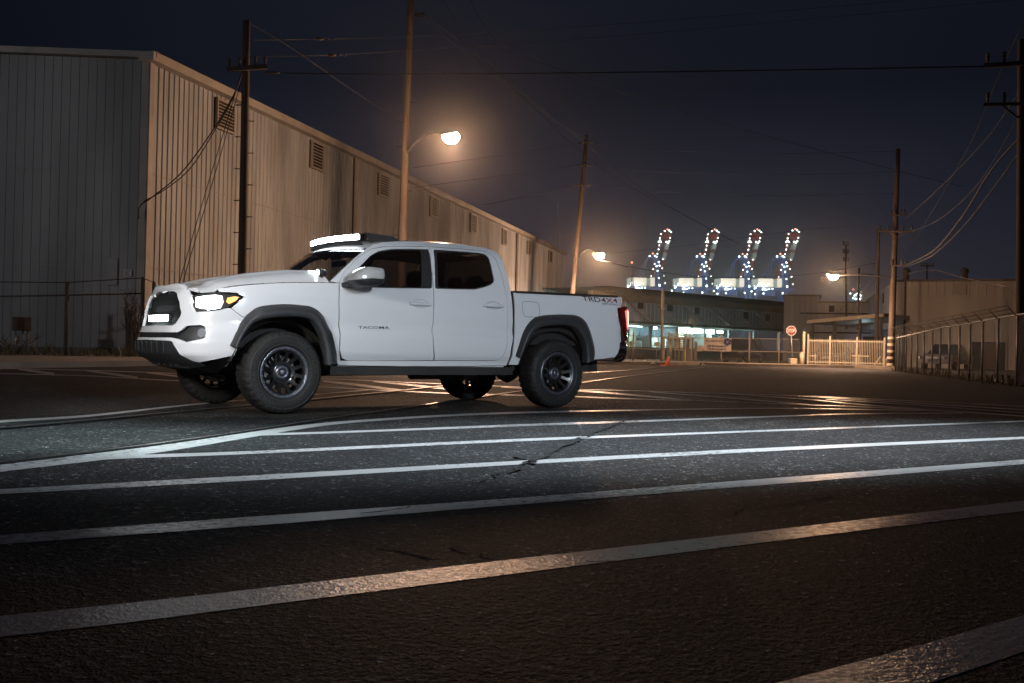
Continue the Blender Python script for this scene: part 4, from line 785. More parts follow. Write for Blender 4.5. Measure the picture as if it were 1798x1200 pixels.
# ================================================================== PARKED CARS IN THE YARDS
def car(label, x, rng, L_, W_, H_, m, yaw, profile, group='cars parked behind the fences', glint=True):
    g0 = fp(x, rng); t = thing('parked_car', tuple(g0), label, 'car', group, rz=yaw)
    hb, hood_, ws_, rf0, rf1, rr_ = profile
    lo = [(-L_/2, .35), (-L_/2-.02, .60), (-L_/2+.08, hb-.12), (hood_, hb), (rr_, hb+.02), (L_/2-.02, hb-.03), (L_/2, .55), (L_/2-.03, .35)]
    pts = catmull(lo, 3)
    q = MB(); rows = []
    for k, (f_, dz) in enumerate(((-1., .10), (-.97, 0), (-.6, 0), (0, 0), (.6, 0), (.97, 0), (1., .10))):
        rows.append([(p[0]*(1-.015*abs(f_)**6), f_*W_/2*(1 if p[1] > .45 else .97), p[1]-(.03*abs(f_)**6 if p[1] > hb-.2 else 0)) for p in pts])
    q.quadgrid(rows)
    for s_ in (-1, 1): 
        r0 = rows[0] if s_ < 0 else rows[-1]; q.add(r0, [tuple(range(len(r0)))])
    q.build('body', m, t)
    gh = [(hood_+.02, hb), (ws_, hb+.03), (rf0, H_-.03), ((rf0+rf1)/2, H_), (rf1, H_-.04), (rr_, hb+.02)]
    q = MB(); rows = [[(p[0], f_*(W_/2-.08)*(1-.22*(p[1]-hb)/(H_-hb)), p[1]) for p in catmull(gh, 3)] for f_ in (-1, -.8, 0, .8, 1)]; q.quadgrid(rows); q.add(rows[0], [tuple(range(len(rows[0])))]); q.add(rows[-1], [tuple(range(len(rows[-1])))]); q.build('cabin', M['glass_car'], t)
    q = MB(); q.quadgrid([[(rf0+.05, f_*(W_/2-.30), H_-.015+.02*(1-f_*f_)), (rf1-.05, f_*(W_/2-.30), H_-.02+.02*(1-f_*f_))] for f_ in np.linspace(-1, 1, 5)]); q.build('roof', m, t)
    for sx_ in (-1, 1):
        for sy_ in (-1, 1):
            c = (sx_*L_*.30, sy_*(W_/2-.11), .32); q = MB(); q.lathe([(.19, -.10), (.32, -.10), (.335, 0), (.32, .10), (.19, .10)], 'Y', c, 24, closed=True); wh_ = q.build('wheel', M['rubber'], t); q = MB(); q.lathe([(.02, -.05), (.20, -.08), (.20, .08), (.02, .05)], 'Y', c, 16); q.build('hub', M['galv'], wh_)
    for sy_ in (-1, 1):
        q = MB(); q.box((-L_/2-.03, sy_*W_*.36-.16, hb-.30), (-L_/2+.04, sy_*W_*.36+.16, hb-.16)); q.build('headlight', M['chrome'], t, bevel=.02)
    q = MB(); q.box((-L_/2-.035, -.35, .45), (-L_/2+.02, .35, .62)); q.build('grille', M['chrome'] if glint else M['dark'], t, bevel=.01)
M['glass_car'] = mat('car_glass', (.01, .012, .014), .05, coat=1.)
car('dark car parked nose out behind the picket fence, right of the stop sign', 1463, 66., 4.5, 1.8, 1.42, M['car_dark'], R_(25), (.88, -1.2, -.7, -.3, 1.1, 1.7))
car('dark sport utility car parked behind the fence under the banner', 1305, 73., 4.3, 1.8, 1.75, M['car_dark'], R_(20), (1.02, -1.3, -.9, -.5, 1.8, 2.15), glint=False)
car('dim saloon car parked before the tan building behind the barbed fence', 1662, 62., 4.5, 1.8, 1.45, M['car_grey'], R_(15), (.90, -1.3, -.7, -.1, .9, 1.6))

# ================================================================== HARBOUR CRANES
RK = 1000.; k_ = RK/FPX
def crane(px, py):
    """local metres from the photo: X right, Z up; (px,py) = middle of the boom head"""
    g = at(px-4, 620, RK); t = thing('harbour_crane', (float(g[0]), float(g[1]), 0.), None, 'crane', 'harbour cranes with raised booms', rz=YAW)
    P = lambda x, y, d=0.: ((x-1252)*k_+0*d, d, (619-y)*k_)
    q = MB()
    for d in (-8, 8):
        q.obox(P(1237, 700 if 0 else 619, d), P(1233, 455, d), 2.4, 2.4); q.obox(P(1249, 619, d), P(1236, 455, d), 2.0, 2.0); q.obox(P(1188, 619, d), P(1190, 500, d), 1.8, 1.8); q.obox(P(1183, 508, d), P(1252, 508, d), 1.6, 2.2)
        q.obox(P(1220, 455, d), P(1236, 453, d), 1.4, 2.0); q.obox(P(1244, 485, d), P(1229, 462, d), 1.0, 1.0); q.obox(P(1237, 560, d), P(1188, 560, d), 1.4, 1.8)
    for k in range(8): q.obox(P(1237, 600-k*18, -8), P(1247-k*1.4, 591-k*18, -8), .9, .9); q.obox(P(1247-k*1.4, 591-k*18, -8), P(1236, 582-k*18, -8), .9, .9)
    q.obox(P(1235, 455, -8), P(1235, 455, 8), 1.4, 1.4); q.build('portal_frame', M['crane_blue_glow'], t)
    q = MB()
    for a, b in (((1220, 455), (1206, 492)), ((1220, 455), (1213, 492)), ((1219, 456), (1198, 492))): q.obox(P(*a), P(*b), .7, .7)
    q.build('back_stays', M['crane_blue_glow'], t)
    q = MB()
    for d in (-3, 3): q.obox(P(1243, 478, d), P(1258, 412, d), 2.4, 3.0); q.obox(P(1240, 440, d), P(1244, 411, d), 1.7, 1.7); q.obox(P(1225, 500, d), P(1240, 440, d), 1.7, 1.7)
    for y in (412, 420, 430): q.obox(P(1242+(430-y)*.1, y), P(1257.5-(y-412)*.22, y), .9, .9)
    q.obox(P(1237, 444), P(1250, 452), .9, .9)
    for k in range(7):
        a, b = 1243+k*2.05, 478-k*9.2; e, f_ = 1225+k*2.4, 500-k*9.6; q.obox(P(a, b, 3), P(a+2, b-9, -3), .6, .6); q.obox(P(e, f_, -3), P(e+2.2, f_-9, 3), .6, .6)
    q.box(P(1243, 421, -3.2), P(1256, 413.5, 3.2))
    bm_ = q.build('boom', M['crane_red'], t)
    q = MB()
    for d in (-3.1, 3.1):
        for y0, y1 in ((430, 440), (446, 458)): q.obox(P(1258-(y0-412)*.227, y0, d-.3), P(1258-(y1-412)*.227, y1, d-.3), 2.7, 3.3)
    q.build('boom_stripe', M['crane_white'], bm_)
    q = MB(); q.box(P(1193, 504, -5), P(1218, 490.5, 5)); q.box(P(1225, 504, -5.2), P(1232.5, 490, 5.2)); q.build('machine_house', M['house_glow'], t)
    q = MB(); q.box(P(1185, 504, -4.8), P(1193, 491.5, 4.8)); q.box(P(1218, 504, -4.9), P(1225, 491, 4.9)); q.build('house_bay', M['house_grey_glow'], t)
    q = MB(); q.box(P(1200, 519, -4), P(1222, 505.5, 4)); q.obox(P(1190, 510, -9), P(1212, 513, -9), .5, 1.); q.build('trolley', M['crane_blue_glow'], t)
    rnd = random.Random(11); L_ = [(1246.5, 409.5, 1.6), (1254.5, 408.8, 1.6), (1257.8, 411.5, 1.3), (1239.8, 415.5, 1.3), (1238.5, 422.5, 1.5), (1238.8, 427, 1.9), (1236.3, 428.8, 1.4), (1240.5, 429, 1.4), (1237.8, 434.5, 1.3), (1236.6, 441.5, 1.4), (1234.8, 449.5, 1.3), (1256.3, 421.3, 1.3), (1255, 427, 1.5), (1252.5, 429.5, 1.7), (1249.5, 428.3, 1.7),
         (1221.5, 453.4, 1.7), (1231, 452.8, 1.7), (1233.5, 454.5, 1.2), (1237.5, 463.3, 1.7), (1244.5, 458.3, 1.2), (1230.5, 467, 1.2), (1234, 470.5, 1.7), (1239, 469.5, 1.6), (1228.5, 476, 1.3), (1243.5, 474, 1.2), (1235.6, 478.7, 1.4), (1246.5, 487, 1.2), (1238, 491, 1.3), (1249, 499.5, 1.2), (1239.5, 503.5, 2.2), (1225, 487.5, 1.)]
    for _ in range(15): L_.append((rnd.uniform(1184, 1215), rnd.uniform(499, 508), rnd.uniform(.7, 1.5)))
    for _ in range(8): L_.append((rnd.uniform(1195, 1212), 508.5+rnd.uniform(-.5, 1.2), 1.3))
    for x, y in ((1180, 513), (1186, 517.5), (1200, 516), (1232, 515)): L_.append((x, y, 1.6))
    base = MB(); base.lathe([(0, 1), (.7, .7), (1, 0), (.7, -.7), (0, -1)], 'Z', (0, 0, 0), 6); 
    me0 = None
    for x, y, s_ in L_:
        if me0 is None: o = base.build('floodlight', M['crane_lamp'], t); me0 = o.data
        else: o = bpy.data.objects.new('floodlight', me0); C.objects.link(o); o.parent = t
        o.location = P(x, y, -9.5); o.scale = (s_*.45,)*3
    for x, y in ((1251, 406.8), (1227, 449)): o = base.build('beacon', M['beacon'], t); o.location = P(x, y, -9.5); o.scale = (.8,)*3
    return t
k1 = crane(1252, 0)
labs = ['second lit harbour crane from the left, boom raised, white machine house glowing', 'leftmost lit harbour crane, beside the small street lamp, partly behind the shed roof', 'third lit harbour crane from the left, between two others', 'rightmost of the four lit harbour cranes, nearest the grey block']
k1['label'] = labs[0]
for i, (px, py) in enumerate(((1169.5, 4), (1326, -2), (1392, -1))):
    c = copy_tree(k1); g = at(px-4, 620, RK); sc = (1.0, 1., 1.)[i]; c.location = (float(g[0]), float(g[1]), 0.); 
    c.location.z = -(py*k_)-(px-1252)*.0229*k_+0; c['label'] = labs[i+1]
k1.location.z = 0
for c in [o for o in C.objects if o.name.startswith('harbour_crane')]: lamp('SPOT', 'crane_fill_spot', c.location+Vector((-.6*70, -.8*70, 60)), 45000, (.85, 1.0, .97), tuple(c.location+Vector((0, 0, 72))), size=3., spot=95, blend=.8, parent=c)  # added spot hung in the air before each crane to brighten its steel
# the horizon drops to the right in the frame because the camera is tilted; the quay itself is level
for c in [o for o in C.objects if o.name.startswith('harbour_crane')]: c.location.z = 0
g = at(1108, 620, 900.); mt = thing('radio_mast', (float(g[0]), float(g[1]), 0.), 'slim steel mast with a red beacon right of the small street lamp', 'mast', rz=YAW); k9 = 900./FPX; q = MB(); q.obox((-4*k9, 0, 0), (-1.5*k9, 0, (618-465)*k9), 1.0, 1.0); q.obox((4*k9, 0, 0), (0, 0, (618-468)*k9), .8, .8); q.obox((-3*k9, 0, (618-483)*k9), (3*k9, 0, (618-485)*k9), .8, 1.5); q.build('lattice', M['fascia'], mt)
q = MB(); q.lathe([(0, 1), (.7, .7), (1, 0), (.7, -.7), (0, -1)], 'Z', (-2*k9, 0, (618-462)*k9), 6); q.build('beacon', M['beacon'], mt)
g = at(1496, 620, 1300.); dc = thing('distant_crane', (float(g[0]), float(g[1]), 0.), 'tiny far cluster of crane lights just above the low building roof', 'crane', rz=YAW); kd = 1300./FPX
q = MB(); q.obox((-10*kd, 0, 0), (-9*kd, 0, 96*kd), 1.5, 1.5); q.obox((8*kd, 0, 0), (5*kd, 0, 100*kd), 1.5, 1.5); q.obox((-14*kd, 0, 94*kd), (14*kd, 0, 97*kd), 1.5, 2.5); q.build('frame', M['crane_blue_glow'], dc)
rnd = random.Random(5)
for k in range(14):
    q = MB(); q.lathe([(0, 1), (.7, .7), (1, 0), (.7, -.7), (0, -1)], 'Z', (rnd.uniform(-13, 13)*kd, -2, rnd.uniform(95, 106)*kd), 6); q.build('floodlight', M['crane_lamp'], dc)
q = MB(); q.lathe([(0, 1), (.7, .7), (1, 0), (.7, -.7), (0, -1)], 'Z', (-1*kd, -2, 112*kd), 6); q.build('beacon', M['beacon'], dc)

# ================================================================== PICKUP TRUCK
# body shell = plan curve C(s) (s metres along the belt line, 0 at the front axle, negative forward round the nose) x height z
def lerp_tab(tab):
    xs = np.array([t[0] for t in tab]); ys = np.array([t[1] for t in tab])
    def f(v): return np.interp(v, xs, ys)
    return f
def smooth_tab(tab, n=400):
    xs = np.array([t[0] for t in tab]); ys = np.array([t[1] for t in tab]); g = np.linspace(xs[0], xs[-1], n); v = np.interp(g, xs, ys)
    k = np.hanning(15); k /= k.sum(); v = np.convolve(np.pad(v, 7, 'edge'), k, 'valid')
    return lambda q: np.interp(q, g, v)
W_cab = smooth_tab([(.36, .80), (.44, .850), (.50, .864), (.56, .900), (.66, .916), (.765, .916), (.795, .890), (.84, .879), (.90, .888), (1.0, .890), (1.10, .880), (1.20, .855), (1.25, .836), (1.35, .803), (1.5, .750), (1.60, .708), (1.66, .670), (1.70, .632), (1.76, .56)])
W_bed = smooth_tab([(.36, .82), (.50, .876), (.58, .892), (.70, .897), (.86, .893), (1.0, .893), (1.10, .888), (1.22, .876), (1.32, .868), (1.76, .86)])
DX = smooth_tab([(.34, .30), (.42, .16), (.48, .05), (.53, -.02), (.64, -.03), (.67, -.01), (.72, .0), (.80, .03), (.95, .05), (1.08, .09), (1.14, .13), (1.20, .22), (1.3, .4)])
_half = catmull([(-.93, 0), (-.925, -.2), (-.91, -.4), (-.885, -.5), (-.84, -.6), (-.76, -.7), (-.64, -.79), (-.48, -.85), (-.3, -.877), (0, -.885), (1, -.885), (2.5, -.885), (3.6, -.885), (4.12, -.884), (4.21, -.876), (4.275, -.845), (4.31, -.78), (4.33, -.5), (4.335, 0)], 10)
_half = np.array(_half); _seg = np.r_[0, np.cumsum(np.hypot(*np.diff(_half, axis=0).T))]
_i0 = int(np.argmin(np.abs(_half[:, 0])+(np.abs(_half[:, 1]+.885) > .01)*9)); _seg -= _seg[_i0]; LN = -_seg[0]; SR = _seg[-1]
def Csurf(s, z, W=W_cab, off=0.):
    """point(s) of the body shell; off>0 pushes inwards"""
    s = np.asarray(s, float); z = np.asarray(z, float); mir = s < -LN; ss = np.where(mir, -2*LN-s, s)
    def pos(q):
        x = np.interp(q, _seg, _half[:, 0]); y = np.interp(q, _seg, _half[:, 1])
        wf = np.clip((-x-.25)/.60, 0, 1); wf = wf*wf*(3-2*wf)
        k = 1+(W(z)/.885-1)*(1-wf)
        return x+DX(z)*wf, y*k
    x, y = pos(ss)
    if off:
        x1, y1 = pos(ss-.01); x2, y2 = pos(ss+.01); tx, ty = x2-x1, y2-y1; l = np.hypot(tx, ty)+1e-9
        x = x-ty/l*off; y = y+tx/l*off
    return np.stack([x, np.where(mir, -y, y), z+0*x], -1)
_gs = np.linspace(-LN, 4.30, 430); _gz = np.linspace(.36, 1.78, 150); _G = {}
def S(px, W=W_cab):
    """photo outline -> (s,z) outline on the body shell"""
    if id(W) not in _G:
        a, b = np.meshgrid(_gs, _gz, indexing='ij'); _G[id(W)] = (a, b, proj(Csurf(a, b, W)))
    a, b, g = _G[id(W)]; out = []
    for p in px:
        if p[0] == 'c': out.append((-LN, p[1])); continue
        if p[0] == 'r': out.append((p[1], p[2])); continue
        d = (g[..., 0]-p[0])**2+(g[..., 1]-p[1])**2
        i, j = np.unravel_index(np.argmin(d), d.shape); q = np.array([a[i, j], b[i, j]])
        for _ in range(6):
            f0 = proj(Csurf(q[0], q[1], W)); fs = (proj(Csurf(q[0]+1e-3, q[1], W))-f0)/1e-3; fz = (proj(Csurf(q[0], q[1]+1e-3, W))-f0)/1e-3
            J = np.stack([fs, fz], 1)
            if abs(np.linalg.det(J)) < 50: break
            st = np.linalg.solve(J, np.array(p[:2])-f0)
            if np.abs(st).max() > .08: break
            q = q+st
        out.append((float(q[0]), float(q[1])))
    return out
def offset_poly(poly, d):
    P = [np.array(p) for p in poly]; n = len(P)
    A = sum(P[i][0]*P[(i+1) % n][1]-P[(i+1) % n][0]*P[i][1] for i in range(n)); sg = 1 if A > 0 else -1; out = []
    for i in range(n):
        e1 = P[i]-P[i-1]; e2 = P[(i+1) % n]-P[i]; l1 = np.linalg.norm(e1)+1e-9; l2 = np.linalg.norm(e2)+1e-9
        n1 = np.array([-e1[1], e1[0]])/l1*sg; n2 = np.array([-e2[1], e2[0]])/l2*sg; b = n1+n2; q = b@b
        b = b/max(q/2, .6) if q > 1e-6 else n1
        out.append(tuple(P[i]+b*d))
    return out
def round_poly(poly, r=.03, k=4):
    P = [np.array(p) for p in poly]; out = []; n = len(P)
    for i in range(n):
        a, b, c = P[i-1], P[i], P[(i+1) % n]; u = a-b; v = c-b; lu = np.linalg.norm(u); lv = np.linalg.norm(v)
        if lu < 1e-5 or lv < 1e-5: continue
        d = min(r, lu*.45, lv*.45); p0 = b+u/lu*d; p2 = b+v/lv*d
        for t in np.linspace(0, 1, k): out.append(tuple(p0*(1-t)**2+b*2*t*(1-t)+p2*t*t))
    return out
def dedupe(p, e=1e-4):
    out = []
    for q in p:
        if not out or math.hypot(q[0]-out[-1][0], q[1]-out[-1][1]) > e: out.append(tuple(q))
    if math.hypot(out[0][0]-out[-1][0], out[0][1]-out[-1][1]) < e: out.pop()
    return out
def panel(name, outline, fn, m, parent, holes=(), step=.04, thick=.02, inset=.0, mirror=False, mi=None):
    """sheet-metal panel: outline (and holes) in the shell's (s,z), cut into a fine grid, bent to the shell, edges folded inwards"""
    outline = dedupe(outline)
    if inset: outline = offset_poly(outline, inset)
    loops = [outline]+[dedupe(h) for h in holes]
    flat = [p for l in loops for p in l]
    tri = geometry.tessellate_polygon([[Vector((a, b, 0)) for a, b in l] for l in loops])
    bm = bmesh.new(); vs = [bm.verts.new((a, b, 0)) for a, b in flat]
    for t in tri:
        try: bm.faces.new([vs[i] for i in t])
        except ValueError: pass
    bmesh.ops.recalc_face_normals(bm, faces=bm.faces)
    xs = [p[0] for p in outline]; zs = [p[1] for p in outline]
    for ax, lo, hi in ((0, min(xs), max(xs)), (1, min(zs), max(zs))):
        n = int((hi-lo)/step)
        for i in range(1, n+1):
            c = [0, 0, 0]; c[ax] = lo+(hi-lo)*i/(n+1); nn = [0, 0, 0]; nn[ax] = 1
            bmesh.ops.bisect_plane(bm, geom=bm.verts[:]+bm.edges[:]+bm.faces[:], plane_co=c, plane_no=nn, dist=1e-6)
    bm.verts.ensure_lookup_table(); co = np.array([v.co[:2] for v in bm.verts])
    outer = fn(co[:, 0], co[:, 1], 0.); sgn = -1 if mirror else 1
    fs = [tuple(v.index for v in f.verts) for f in bm.faces]; bm.verts.index_update()
    mb = MB(); o3 = [(p[0], p[1]*sgn, p[2]) for p in outer]
    mb.add(o3, fs, True)
    if thick:
        inner = fn(co[:, 0], co[:, 1], thick); be = [(e.verts[0].index, e.verts[1].index) for e in bm.edges if len(e.link_faces) == 1]
        i3 = [(p[0], p[1]*sgn, p[2]) for p in inner]; ids = sorted({i for e in be for i in e}); mp = {i: k for k, i in enumerate(ids)}; n = len(ids)
        mb.add([o3[i] for i in ids]+[i3[i] for i in ids], [(mp[a], mp[b], mp[b]+n, mp[a]+n) for a, b in be], False)
    bm.free()
    o = mb.build(name, m, parent, recalc=False)
    # consistent outward normals: compare with the shell direction (away from the truck's middle)
    me = o.data; c = np.array([1.6, 0, .9]); a = 0.
    for p in list(me.polygons)[:len(fs)]:
        d = np.array(p.center)-c; a += float(d@np.array(p.normal))*p.area
    if a < 0: me.flip_normals()
    return o
cabf = lambda s, z, t: Csurf(s, z, W_cab, t); bedf = lambda s, z, t: Csurf(s, z, W_bed, t)

truck = thing('pickup_truck', (0, 0, 0), 'white four door pickup truck with its lamps lit, parked on the striped asphalt', 'pickup truck')
Y0 = .965
# ---- shared outlines (photo pixels)
flareF_o = [(403.5, 607), (416.6, 579.6), (431, 556), (451.6, 541), (475, 536.3), (500, 535), (521.6, 536), (548, 540), (565, 553), (577, 577), (587, 606), (592, 638)]
flareF_i = [(416.6, 613), (431, 585), (449, 566), (475, 558.6), (516, 556), (545, 560.6), (559.5, 576.6), (570, 606), (574, 641)]
flareR_o = [(905, 625.6), (911.6, 605.4), (918, 586), (926, 571), (937.5, 559.4), (952.8, 554.6), (975, 553), (995, 553), (1014, 555), (1025.7, 563), (1033, 576.7), (1039, 596), (1043, 615), (1042, 632)]
flareR_i = [(914.5, 628), (924, 607), (931.8, 592), (943, 578.6), (960.5, 572.8), (987, 571), (1006.5, 573.8), (1018, 582.4), (1027.6, 601.6), (1031, 622.7), (1031, 637)]
gapA = [(595.4, 495.5), (595.4, 530), (595.4, 575), (596, 616), (600, 630), (610, 633.5)]
gapB = [(752.5, 433.2), (756, 451), (760.5, 500), (761.5, 543), (760, 570), (758.3, 584), (760.5, 604), (761, 633.5)]
gapC = [(753, 433), (794, 436), (840, 440), (855, 442.6), (869, 454), (881, 482), (889, 518.5), (892, 555), (890.5, 586), (890.5, 604), (887, 619), (881, 629), (872, 633.5)]
gapT = [(595.4, 495.5), (603, 478.7), (626, 454), (650, 437.5), (672, 433.4), (710, 432.6), (752.5, 433.2)]
winF = [(609, 494), (629, 470), (650, 448.5), (664, 440.5), (687, 437), (715, 436.6), (755.5, 437.6), (759.5, 507.9), (700, 507), (630, 505.5), (617, 503.5), (610.5, 500.5)]
glF = [(612, 494), (631.5, 470.5), (652, 450), (666, 443), (688, 439.6), (739, 439.6), (741, 504.8), (700, 504.2), (630, 502.8), (618, 500.8), (613, 498)]
glR = [(767, 443.5), (800, 443.5), (840, 446.8), (850, 448.6), (856.5, 454), (866.5, 494), (861.5, 498.5), (850, 503), (833, 506.8), (800, 506.3), (770, 505.5)]
winR = [(759.5, 438), (800, 440.5), (840, 443.8), (851, 446), (858, 452), (869, 494), (864, 500), (851, 505.5), (834, 509.6), (800, 509), (763.5, 508)]
def sm(px, W=W_cab, k=5): return [tuple(p) for p in catmull(S(px, W), k)]
sides = (False, True)
arcF = sm(flareF_o)
def hand(x0, x1, y):
    a, c = S([(x0, y), (x1, y)]); cx = (a[0]+c[0])/2+.01; cz = (a[1]+c[1])/2+.004; rx = (c[0]-a[0])*.40
    return [[(cx+rx*math.cos(t), cz+.046*math.sin(t)) for t in np.linspace(0, 2*math.pi, 28, endpoint=False)]]

for mir in sides:
    # front fender
    fend = S([(594.8, 497), (594.8, 530), (594.8, 575), (595.2, 616), (599, 637), (592, 638.5)])+arcF[::-1][2:-14]+S([(427, 557.7), (405, 541.6), (420, 528.5), (428.5, 522.0), (416, 515.0), (400, 513.8), (384, 513.5), (381.6, 507), (400, 504.5), (434, 500.5), (480, 497.3), (521, 496.2), (560, 496.4)])
    panel('front_fender', fend, cabf, M['body'], truck, inset=.003, mirror=mir)
    # doors
    d1 = S(gapT)+S(gapB)[1:]+S([(690, 634), (640, 634)])+S(gapA)[::-1][:-1]
    fd = panel('front_door', d1, cabf, M['body'], truck, holes=[offset_poly(round_poly(S(winF)), .004)]+hand(718, 756, 534.5), inset=.004, mirror=mir)
    d2 = S(gapC)+S([(820, 633.8), (762, 633.6)])+S(gapB)[::-1][1:-1]
    rd = panel('rear_door', d2, cabf, M['body'], truck, holes=[offset_poly(round_poly(S(winR)), .004)]+hand(847, 883, 537.8), inset=.004, mirror=mir)
    for dr, wn, gn, gl in ((fd, winF, glF, M['glass_tint']), (rd, winR, glR, M['glass_privacy'])):
        wo_ = round_poly(S(wn))
        wi_ = round_poly(S(gn))
        panel('window_frame', wo_, lambda s, z, t: Csurf(s, z, W_cab, t+.006), M['black_plastic'], dr, holes=[wi_], mirror=mir, thick=.015)
        panel('window', offset_poly(wi_, -.004), lambda s, z, t: Csurf(s, z, W_cab, t+.016), gl, dr, mirror=mir, thick=0, step=.08)
    # handles
    for dr, hx in ((fd, (718, 756, 529, 540)), (rd, (847, 883, 532.5, 543))):
        c0, c1 = S([(hx[0], (hx[2]+hx[3])/2-.4), (hx[1], (hx[2]+hx[3])/2+.4)]); sg = 1 if mir else -1
        q = MB(); zc = (c0[1]+c1[1])/2; x0, x1 = c0[0], c1[0]; hw = []
        for i in range(13):
            t = i/12; x = x0+(x1-x0)*t; e = math.sin(math.pi*min(max(t, .02), .98))**.35; b = float(W_cab(zc)); out = b+.004+.034*e
            ht = .017*(.6+.4*e)
            hw.append([(x, sg*(b-.002), zc+ht), (x, sg*out, zc+ht*.7), (x, sg*(out+.002), zc), (x, sg*out, zc-ht*.8), (x, sg*(b-.002), zc-ht)])
        q.quadgrid(hw); q.build('door_handle', M['body'], dr)
        rec = hand(hx[0], hx[1], (hx[2]+hx[3])/2)[0]; rc = np.mean(np.array(rec), 0); rx_ = (max(p[0] for p in rec)-min(p[0] for p in rec))/2
        panel('handle_recess', rec, lambda s, z, t: Csurf(s, z, W_cab, 0.)+np.stack([0*s, .024*np.sqrt(np.clip(1-((s-rc[0])/rx_)**2-((z-rc[1])/.046)**2, 0, 1)), 0*s], -1), M['body'], dr, thick=0, mirror=mir, step=.012)
    # cab frame around the doors
    cf = S([(580, 494.2), (600, 475), (622, 453.5), (644, 436.4), (655, 429.2), (673.6, 425.6), (703, 423.9), (733, 424.6), (776, 427), (812.5, 429.8), (849, 435.5), (864, 439.3), (873.7, 444.5), (883, 462), (892, 491), (896.8, 514), (899.7, 540), (899.7, 586), (898, 610), (892, 634.7), (889, 642)])+S([(820, 643.2), (700, 643.2), (600, 641.5), (592.5, 639), (600, 634)])+S(gapA)[::-1][:1]+S([(690, 634), (820, 634)])+S(gapC)[::-1]+S(gapT)[::-1][1:]+S([(594.5, 497)])
    panel('cab_frame', cf, cabf, M['body'], truck, mirror=mir, thick=.03)
    # sill seam
    q = MB(); sg = 1 if mir else -1
    q.box((.60, sg*.80-.02, .425), (2.58, sg*.80+.02, .462)); q.build('sill_seam', M['body'], truck)
    # bed side
    arcR = sm(flareR_o, W_bed)
    bed = S([(902, 514.2), (904, 538), (903.5, 586), (899.6, 624.6), (893, 641), (908.7, 641), (914, 630)], W_bed)+arcR[1:]+S([(1060, 630.5), (1080, 627.5), (1085.5, 620), (1089.8, 604), (1090.6, 597.8), (1089.6, 576.7), (1086, 561), (1084, 541), (1090, 537.5), (1093.4, 533), (1093.7, 527), (1092, 523.6), (1000, 517.8)], W_bed)
    bd = panel('bed_side', bed, bedf, M['body'], truck, mirror=mir, inset=.002)
    fc = S([(920, 530.5), (941, 531.5), (946, 537), (947, 551), (943, 556.5), (924, 556), (919, 551), (917.5, 536)], W_bed); fc = [tuple(p) for p in catmull(fc, 3, True)]
    if not mir:
        panel('fuel_door_gap', offset_poly(fc, -.004), lambda s, z, t: Csurf(s, z, W_bed, t-.0015), M['decal_black'], bd, holes=[fc], thick=0)
    # flares
    for fo, fi, W, nm in ((flareF_o, flareF_i, W_cab, 'F'), (flareR_o, flareR_i, W_bed, 'R')):
        o2 = catmull(S(fo, W), 6); oo = [Csurf(p[0], p[1], W, 0.) for p in o2]
        i2 = catmull([on(x, y, 1, -.945)[[0, 2]] for x, y in fi], 8)
        def res(a, n=44):
            a = np.array(a); l = np.r_[0, np.cumsum(np.linalg.norm(np.diff(a, axis=0), axis=1))]; t = np.linspace(0, l[-1], n)
            return np.stack([np.interp(t, l, a[:, k]) for k in range(a.shape[1])], -1)
        oo = res(oo); i2 = res(i2); sg = 1 if mir else -1; rows = []
        for k in range(len(oo)):
            o_, i_ = oo[k], i2[k]; xz = lambda t: (o_[0]*(1-t)+i_[0]*t, o_[2]*(1-t)+i_[1]*t)
            b = abs(o_[1])
            rows.append([(xz(0)[0], sg*(b-.004), xz(0)[1]), (xz(.04)[0], sg*(b+.022), xz(.04)[1]), (xz(.38)[0], sg*.948, xz(.38)[1]), (xz(.45)[0], sg*.956, xz(.45)[1]), (xz(.94)[0], sg*.953, xz(.94)[1]), (xz(1)[0], sg*.944, xz(1)[1]), (xz(1.04)[0], sg*.86, xz(1.04)[1])])
        q = MB(); q.quadgrid(rows); fl = q.build('wheel_flare', M['flare'], truck)
        # wheel-well liner
        xc = 0. if nm == 'F' else 3.236; rr = .50; q = MB(); rows = []
        for a in np.linspace(14, 166, 24):
            ca, sa = math.cos(R_(a)), math.sin(R_(a)); rows.append([(xc+rr*ca, sg*.89, .36+rr*sa*.99), (xc+rr*ca, sg*.45, .36+rr*sa*.99)])
        q.quadgrid(rows); q.add([(xc, sg*.45, .36)]+[r[1] for r in rows], [(0, i+1, i+2) for i in range(len(rows)-1)]); q.build('wheel_liner', M['under'], truck)

# ---- nose: bumper cover with grille and intake openings (full width, traced on the near side)
def mirs(p): return (-2*LN-p[0], p[1])
grl = S([('c', 1.098), (290, 511.3), (306, 511.8), (311, 515), (315, 530), (318.6, 549), (317, 555), (309, 568), (303, 572), (285, 572.2), ('c', .790)])
itk = S([('c', .728), (300, 583.6), (311, 583.8), (318, 580), (328, 572), (352, 571), (359, 573), (361, 578), (361, 592), (357, 595), (327, 601), (321, 599), (312, 595.3), (300, 593), ('c', .676)])
nose = S([('c', 1.128), (297, 503.2), (318, 501.5), (325, 501.5), (328, 507), (336, 519), (336.5, 530), (338, 540), (344, 548.4), (360, 547.6), (384, 545.6), (400, 541), (405, 541.8), (426.5, 558.2)])+[p for p in arcF[::-1][-14:]]+S([(416, 614), (411, 624.5), (380, 631), (351, 636.5), (340, 635), (320, 625), (309, 612), (302.5, 600), (298, 598.5), ('c', .656)])
full = lambda h: h[:-1]+[mirs(p) for p in h[::-1]][:-1] if abs(h[-1][0]+LN) < 1e-6 else h
def closed_full(h):  # h starts and ends on the centre line
    return h+[mirs(p) for p in h[::-1][1:-1]]
G_, I_ = closed_full(grl), closed_full(itk)
